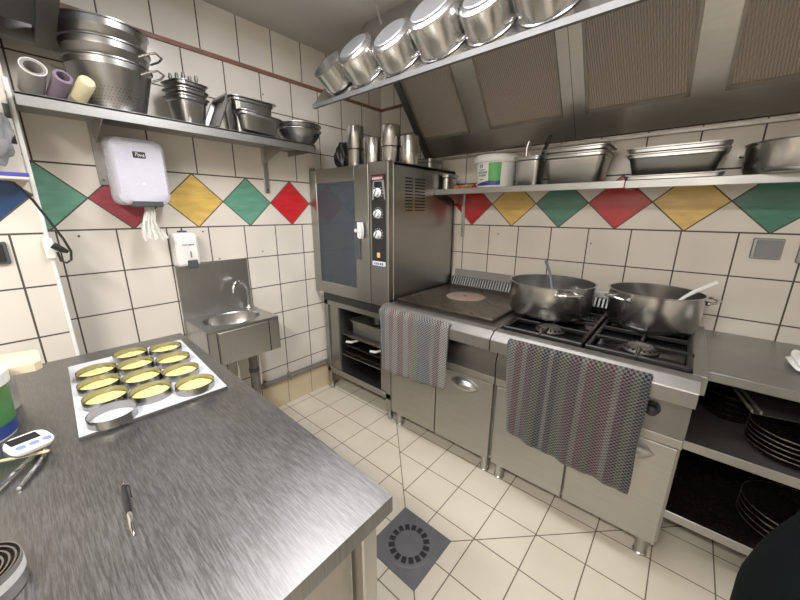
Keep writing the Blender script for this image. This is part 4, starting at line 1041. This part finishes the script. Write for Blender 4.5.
# ---------------------------------------------------------------- person at the right border
pr = thing('person', 'person in dark clothing standing at the lower right corner, facing the counter', 'person', (2.45, -1.56, 0))
def skin(name, joints, edges, mat, parent, sub=2, root=0):
    me = bpy.data.meshes.new(name); o0 = rootloc(parent)
    me.from_pydata([tuple(Vector(j[0])-o0) for j in joints], edges, []); o = bpy.data.objects.new(name, me); COL.objects.link(o); o.parent = parent
    me.materials.append(M[mat])
    md = o.modifiers.new('skin', 'SKIN'); md.use_smooth_shade = True
    for i, j in enumerate(joints):
        r = j[1]; me.skin_vertices[0].data[i].radius = r if isinstance(r, tuple) else (r, r)
        me.skin_vertices[0].data[i].use_root = (i == root)
    s_ = o.modifiers.new('smooth', 'SUBSURF'); s_.levels = sub; s_.render_levels = sub
    return o
PX, PY = 2.484, -1.57
J = [((PX, PY, .94), (.15, .11)), ((PX, PY, 1.12), (.135, .10)), ((PX, PY+.01, 1.32), (.14, .09)), ((PX, PY+.01, 1.42), (.085, .06)), ((PX, PY+.02, 1.52), (.058, .058)),
     ((PX, PY+.03, 1.60), (.075, .085)), ((PX, PY+.035, 1.69), (.085, .1)), ((PX, PY+.03, 1.76), (.06, .07))]
E_ = [(i, i+1) for i in range(7)]
for s in (-1, 1):
    b0 = len(J)
    J += [((PX+s*.09, PY, .88), .095), ((PX+s*.10, PY+.01, .50), .06), ((PX+s*.10, PY-.01, .10), .042), ((PX+s*.105, PY+.12, .045), .035)]
    E_ += [(0, b0), (b0, b0+1), (b0+1, b0+2), (b0+2, b0+3)]
    b1 = len(J)
    J += [((PX+s*.14, PY-.005, 1.38), .042), ((PX+s*.165, PY-.03, 1.14), .042), ((PX+s*.15, PY+.03, .90), .03), ((PX+s*.145, PY+.06, .81), (.022, .036))]
    E_ += [(3, b1), (b1, b1+1), (b1+1, b1+2), (b1+2, b1+3)]
    for q_ in range(5):
        f0 = len(J); ox = (q_-2)*.017
        if q_ == 0: J += [((PX+s*.13, PY+.105, .80), .010), ((PX+s*.125, PY+.12, .77), .0085)]
        else: J += [((PX+s*.143, PY+.105-.018*q_+.02, .745), .0095), ((PX+s*.130, PY+.108-.018*q_+.02, .71-.004*(q_ in (2, 3))), .008)]
        E_ += [(b1+3, f0), (f0, f0+1)]
body = skin('body', J, E_, 'skin', pr)
def oval(cx, cy, z, rx, ry, n=40, e=2.3):
    P_ = []
    for k in range(n):
        a = 2*PI*k/n; c, q = math.cos(a), math.sin(a)
        P_.append((cx+rx*math.copysign(abs(c)**(2/e), c), cy+ry*math.copysign(abs(q)**(2/e), q), z))
    return P_
jk = MB().loft([oval(PX, PY, z, rx, ry) for z, rx, ry in ((.76, .225, .165), (.762, .240, .175), (.84, .242, .178), (.89, .234, .172), (.93, .224, .166), (.965, .211, .158), (1.02, .202, .15), (1.12, .192, .142), (1.25, .195, .14), (1.36, .19, .135), (1.43, .165, .12), (1.475, .11, .09), (1.51, .072, .072), (1.53, .07, .07))]).build('jacket', 'jacket', pr, angle=60)
for s in (-1, 1):
    MB().tube([(PX+s*.10, PY, 1.455), (PX+s*.15, PY-.005, 1.42), (PX+s*.157, PY-.012, 1.34), (PX+s*.158, PY-.03, 1.14), (PX+s*.15, PY+.01, .98), (PX+s*.148, PY+.03, .89)], [.045, .07, .068, .06, .05, .044], 20).build('sleeve', 'jacket', jk, angle=60)
    MB().tube([(PX+s*.085, PY, .90), (PX+s*.09, PY, .80), (PX+s*.10, PY+.01, .50), (PX+s*.10, PY-.01, .09)], [.12, .118, .085, .07], 24).build('trouser_leg', 'trousers', pr, angle=60)
for s in (-1, 1):
    MB().loft([[(PX+s*.10+p[0], PY+.05+p[1], z) for p in rrect(.10*f, .28*f, .045*f, 0, 6)] for z, f in ((.002, .95), (.03, 1.0), (.07, .85), (.10, .55))]).build('shoe', 'shoe', pr, angle=60)
h_ = MB(); bmesh.ops.create_icosphere(h_.bm, subdivisions=4, radius=1)
for v in h_.bm.verts: v.co = Vector((PX+v.co.x*.097, PY+.02+v.co.y*.115-(.012 if v.co.y < 0 else 0), max(1.60 if v.co.y < .2 else 1.72, 1.72+v.co.z*.115)))
h_.build('hair', 'hair', pr, angle=70)
for s in (-1, 1):
    e_ = MB(); bmesh.ops.create_uvsphere(e_.bm, u_segments=12, v_segments=8, radius=.011); e_.xf(Matrix.Translation((PX+s*.032, PY+.128, 1.685))); e_.build('eye', 'white_pl', pr)
    e_ = MB(); bmesh.ops.create_uvsphere(e_.bm, u_segments=12, v_segments=8, radius=1); e_.xf(Matrix.Translation((PX+s*.092, PY+.035, 1.675)) @ Matrix.Diagonal((.01, .02, .032, 1))); e_.build('ear', 'skin', pr)
MB().tube([(PX, PY+.13, 1.69), (PX, PY+.148, 1.655), (PX, PY+.135, 1.645)], [.008, .014, .009], 10).build('nose', 'skin', pr)
MB().tube([(PX-.024, PY+.118, 1.615), (PX, PY+.127, 1.613), (PX+.024, PY+.118, 1.615)], [.004, .007, .004], 8).build('mouth', 'red', pr)

# ---------------------------------------------------------------- lamps
def ceiling_lamp(x, y, sx, sy, power, lab, col=(1, .94, .85)):
    t = thing('ceiling_light', lab, 'lamp', (x, y, 2.44), 'fluorescent ceiling lights')
    MB().box(x-sx/2-.02, x+sx/2+.02, y-sy/2-.02, y+sy/2+.02, 2.40, 2.439, .004).build('housing', 'white_pl', t)
    MB().box(x-sx/2, x+sx/2, y-sy/2, y+sy/2, 2.385, 2.40, .004).build('diffuser', 'diffuser', t)
    ld = bpy.data.lights.new('ceiling_light_lamp', 'AREA'); ld.shape = 'RECTANGLE'; ld.size = sx; ld.size_y = sy; ld.energy = power; ld.color = col
    lo = bpy.data.objects.new('ceiling_light_lamp', ld); COL.objects.link(lo); lo.location = (x, y, 2.38)
ceiling_lamp(1.35, -1.45, 1.2, .22, 25, 'long fluorescent ceiling light over the middle of the kitchen', (.98, .97, 1.0))
ceiling_lamp(1.9, -3.0, 1.2, .25, 58, 'long fluorescent ceiling light near the front wall', (1, .96, .90))
W = bpy.data.worlds.new('world'); SC.world = W; W.use_nodes = True
W.node_tree.nodes['Background'].inputs[0].default_value = (.6, .62, .68, 1); W.node_tree.nodes['Background'].inputs[1].default_value = .15

# ---------------------------------------------------------------- camera
cam = bpy.data.cameras.new('camera'); co = bpy.data.objects.new('camera', cam); COL.objects.link(co)
yaw, pit, rol = math.radians(40.7795), math.radians(14.78395), math.radians(.24489)
F = Vector((-math.sin(yaw)*math.cos(pit), math.cos(yaw)*math.cos(pit), -math.sin(pit)))
R = Vector((math.cos(yaw), math.sin(yaw), 0)); U = R.cross(F)
R2 = R*math.cos(rol)+U*math.sin(rol); U2 = -R*math.sin(rol)+U*math.cos(rol)
co.matrix_world = Matrix(((R2.x, U2.x, -F.x, 2.0976), (R2.y, U2.y, -F.y, -2.1858), (R2.z, U2.z, -F.z, 1.3931), (0, 0, 0, 1)))
cam.sensor_width = 36; cam.lens = 36*330.722/800; cam.clip_start = .02
SC.camera = co
SC.view_settings.view_transform = 'Standard'
SC.view_settings.exposure = .2
SC.view_settings.gamma = 1.15
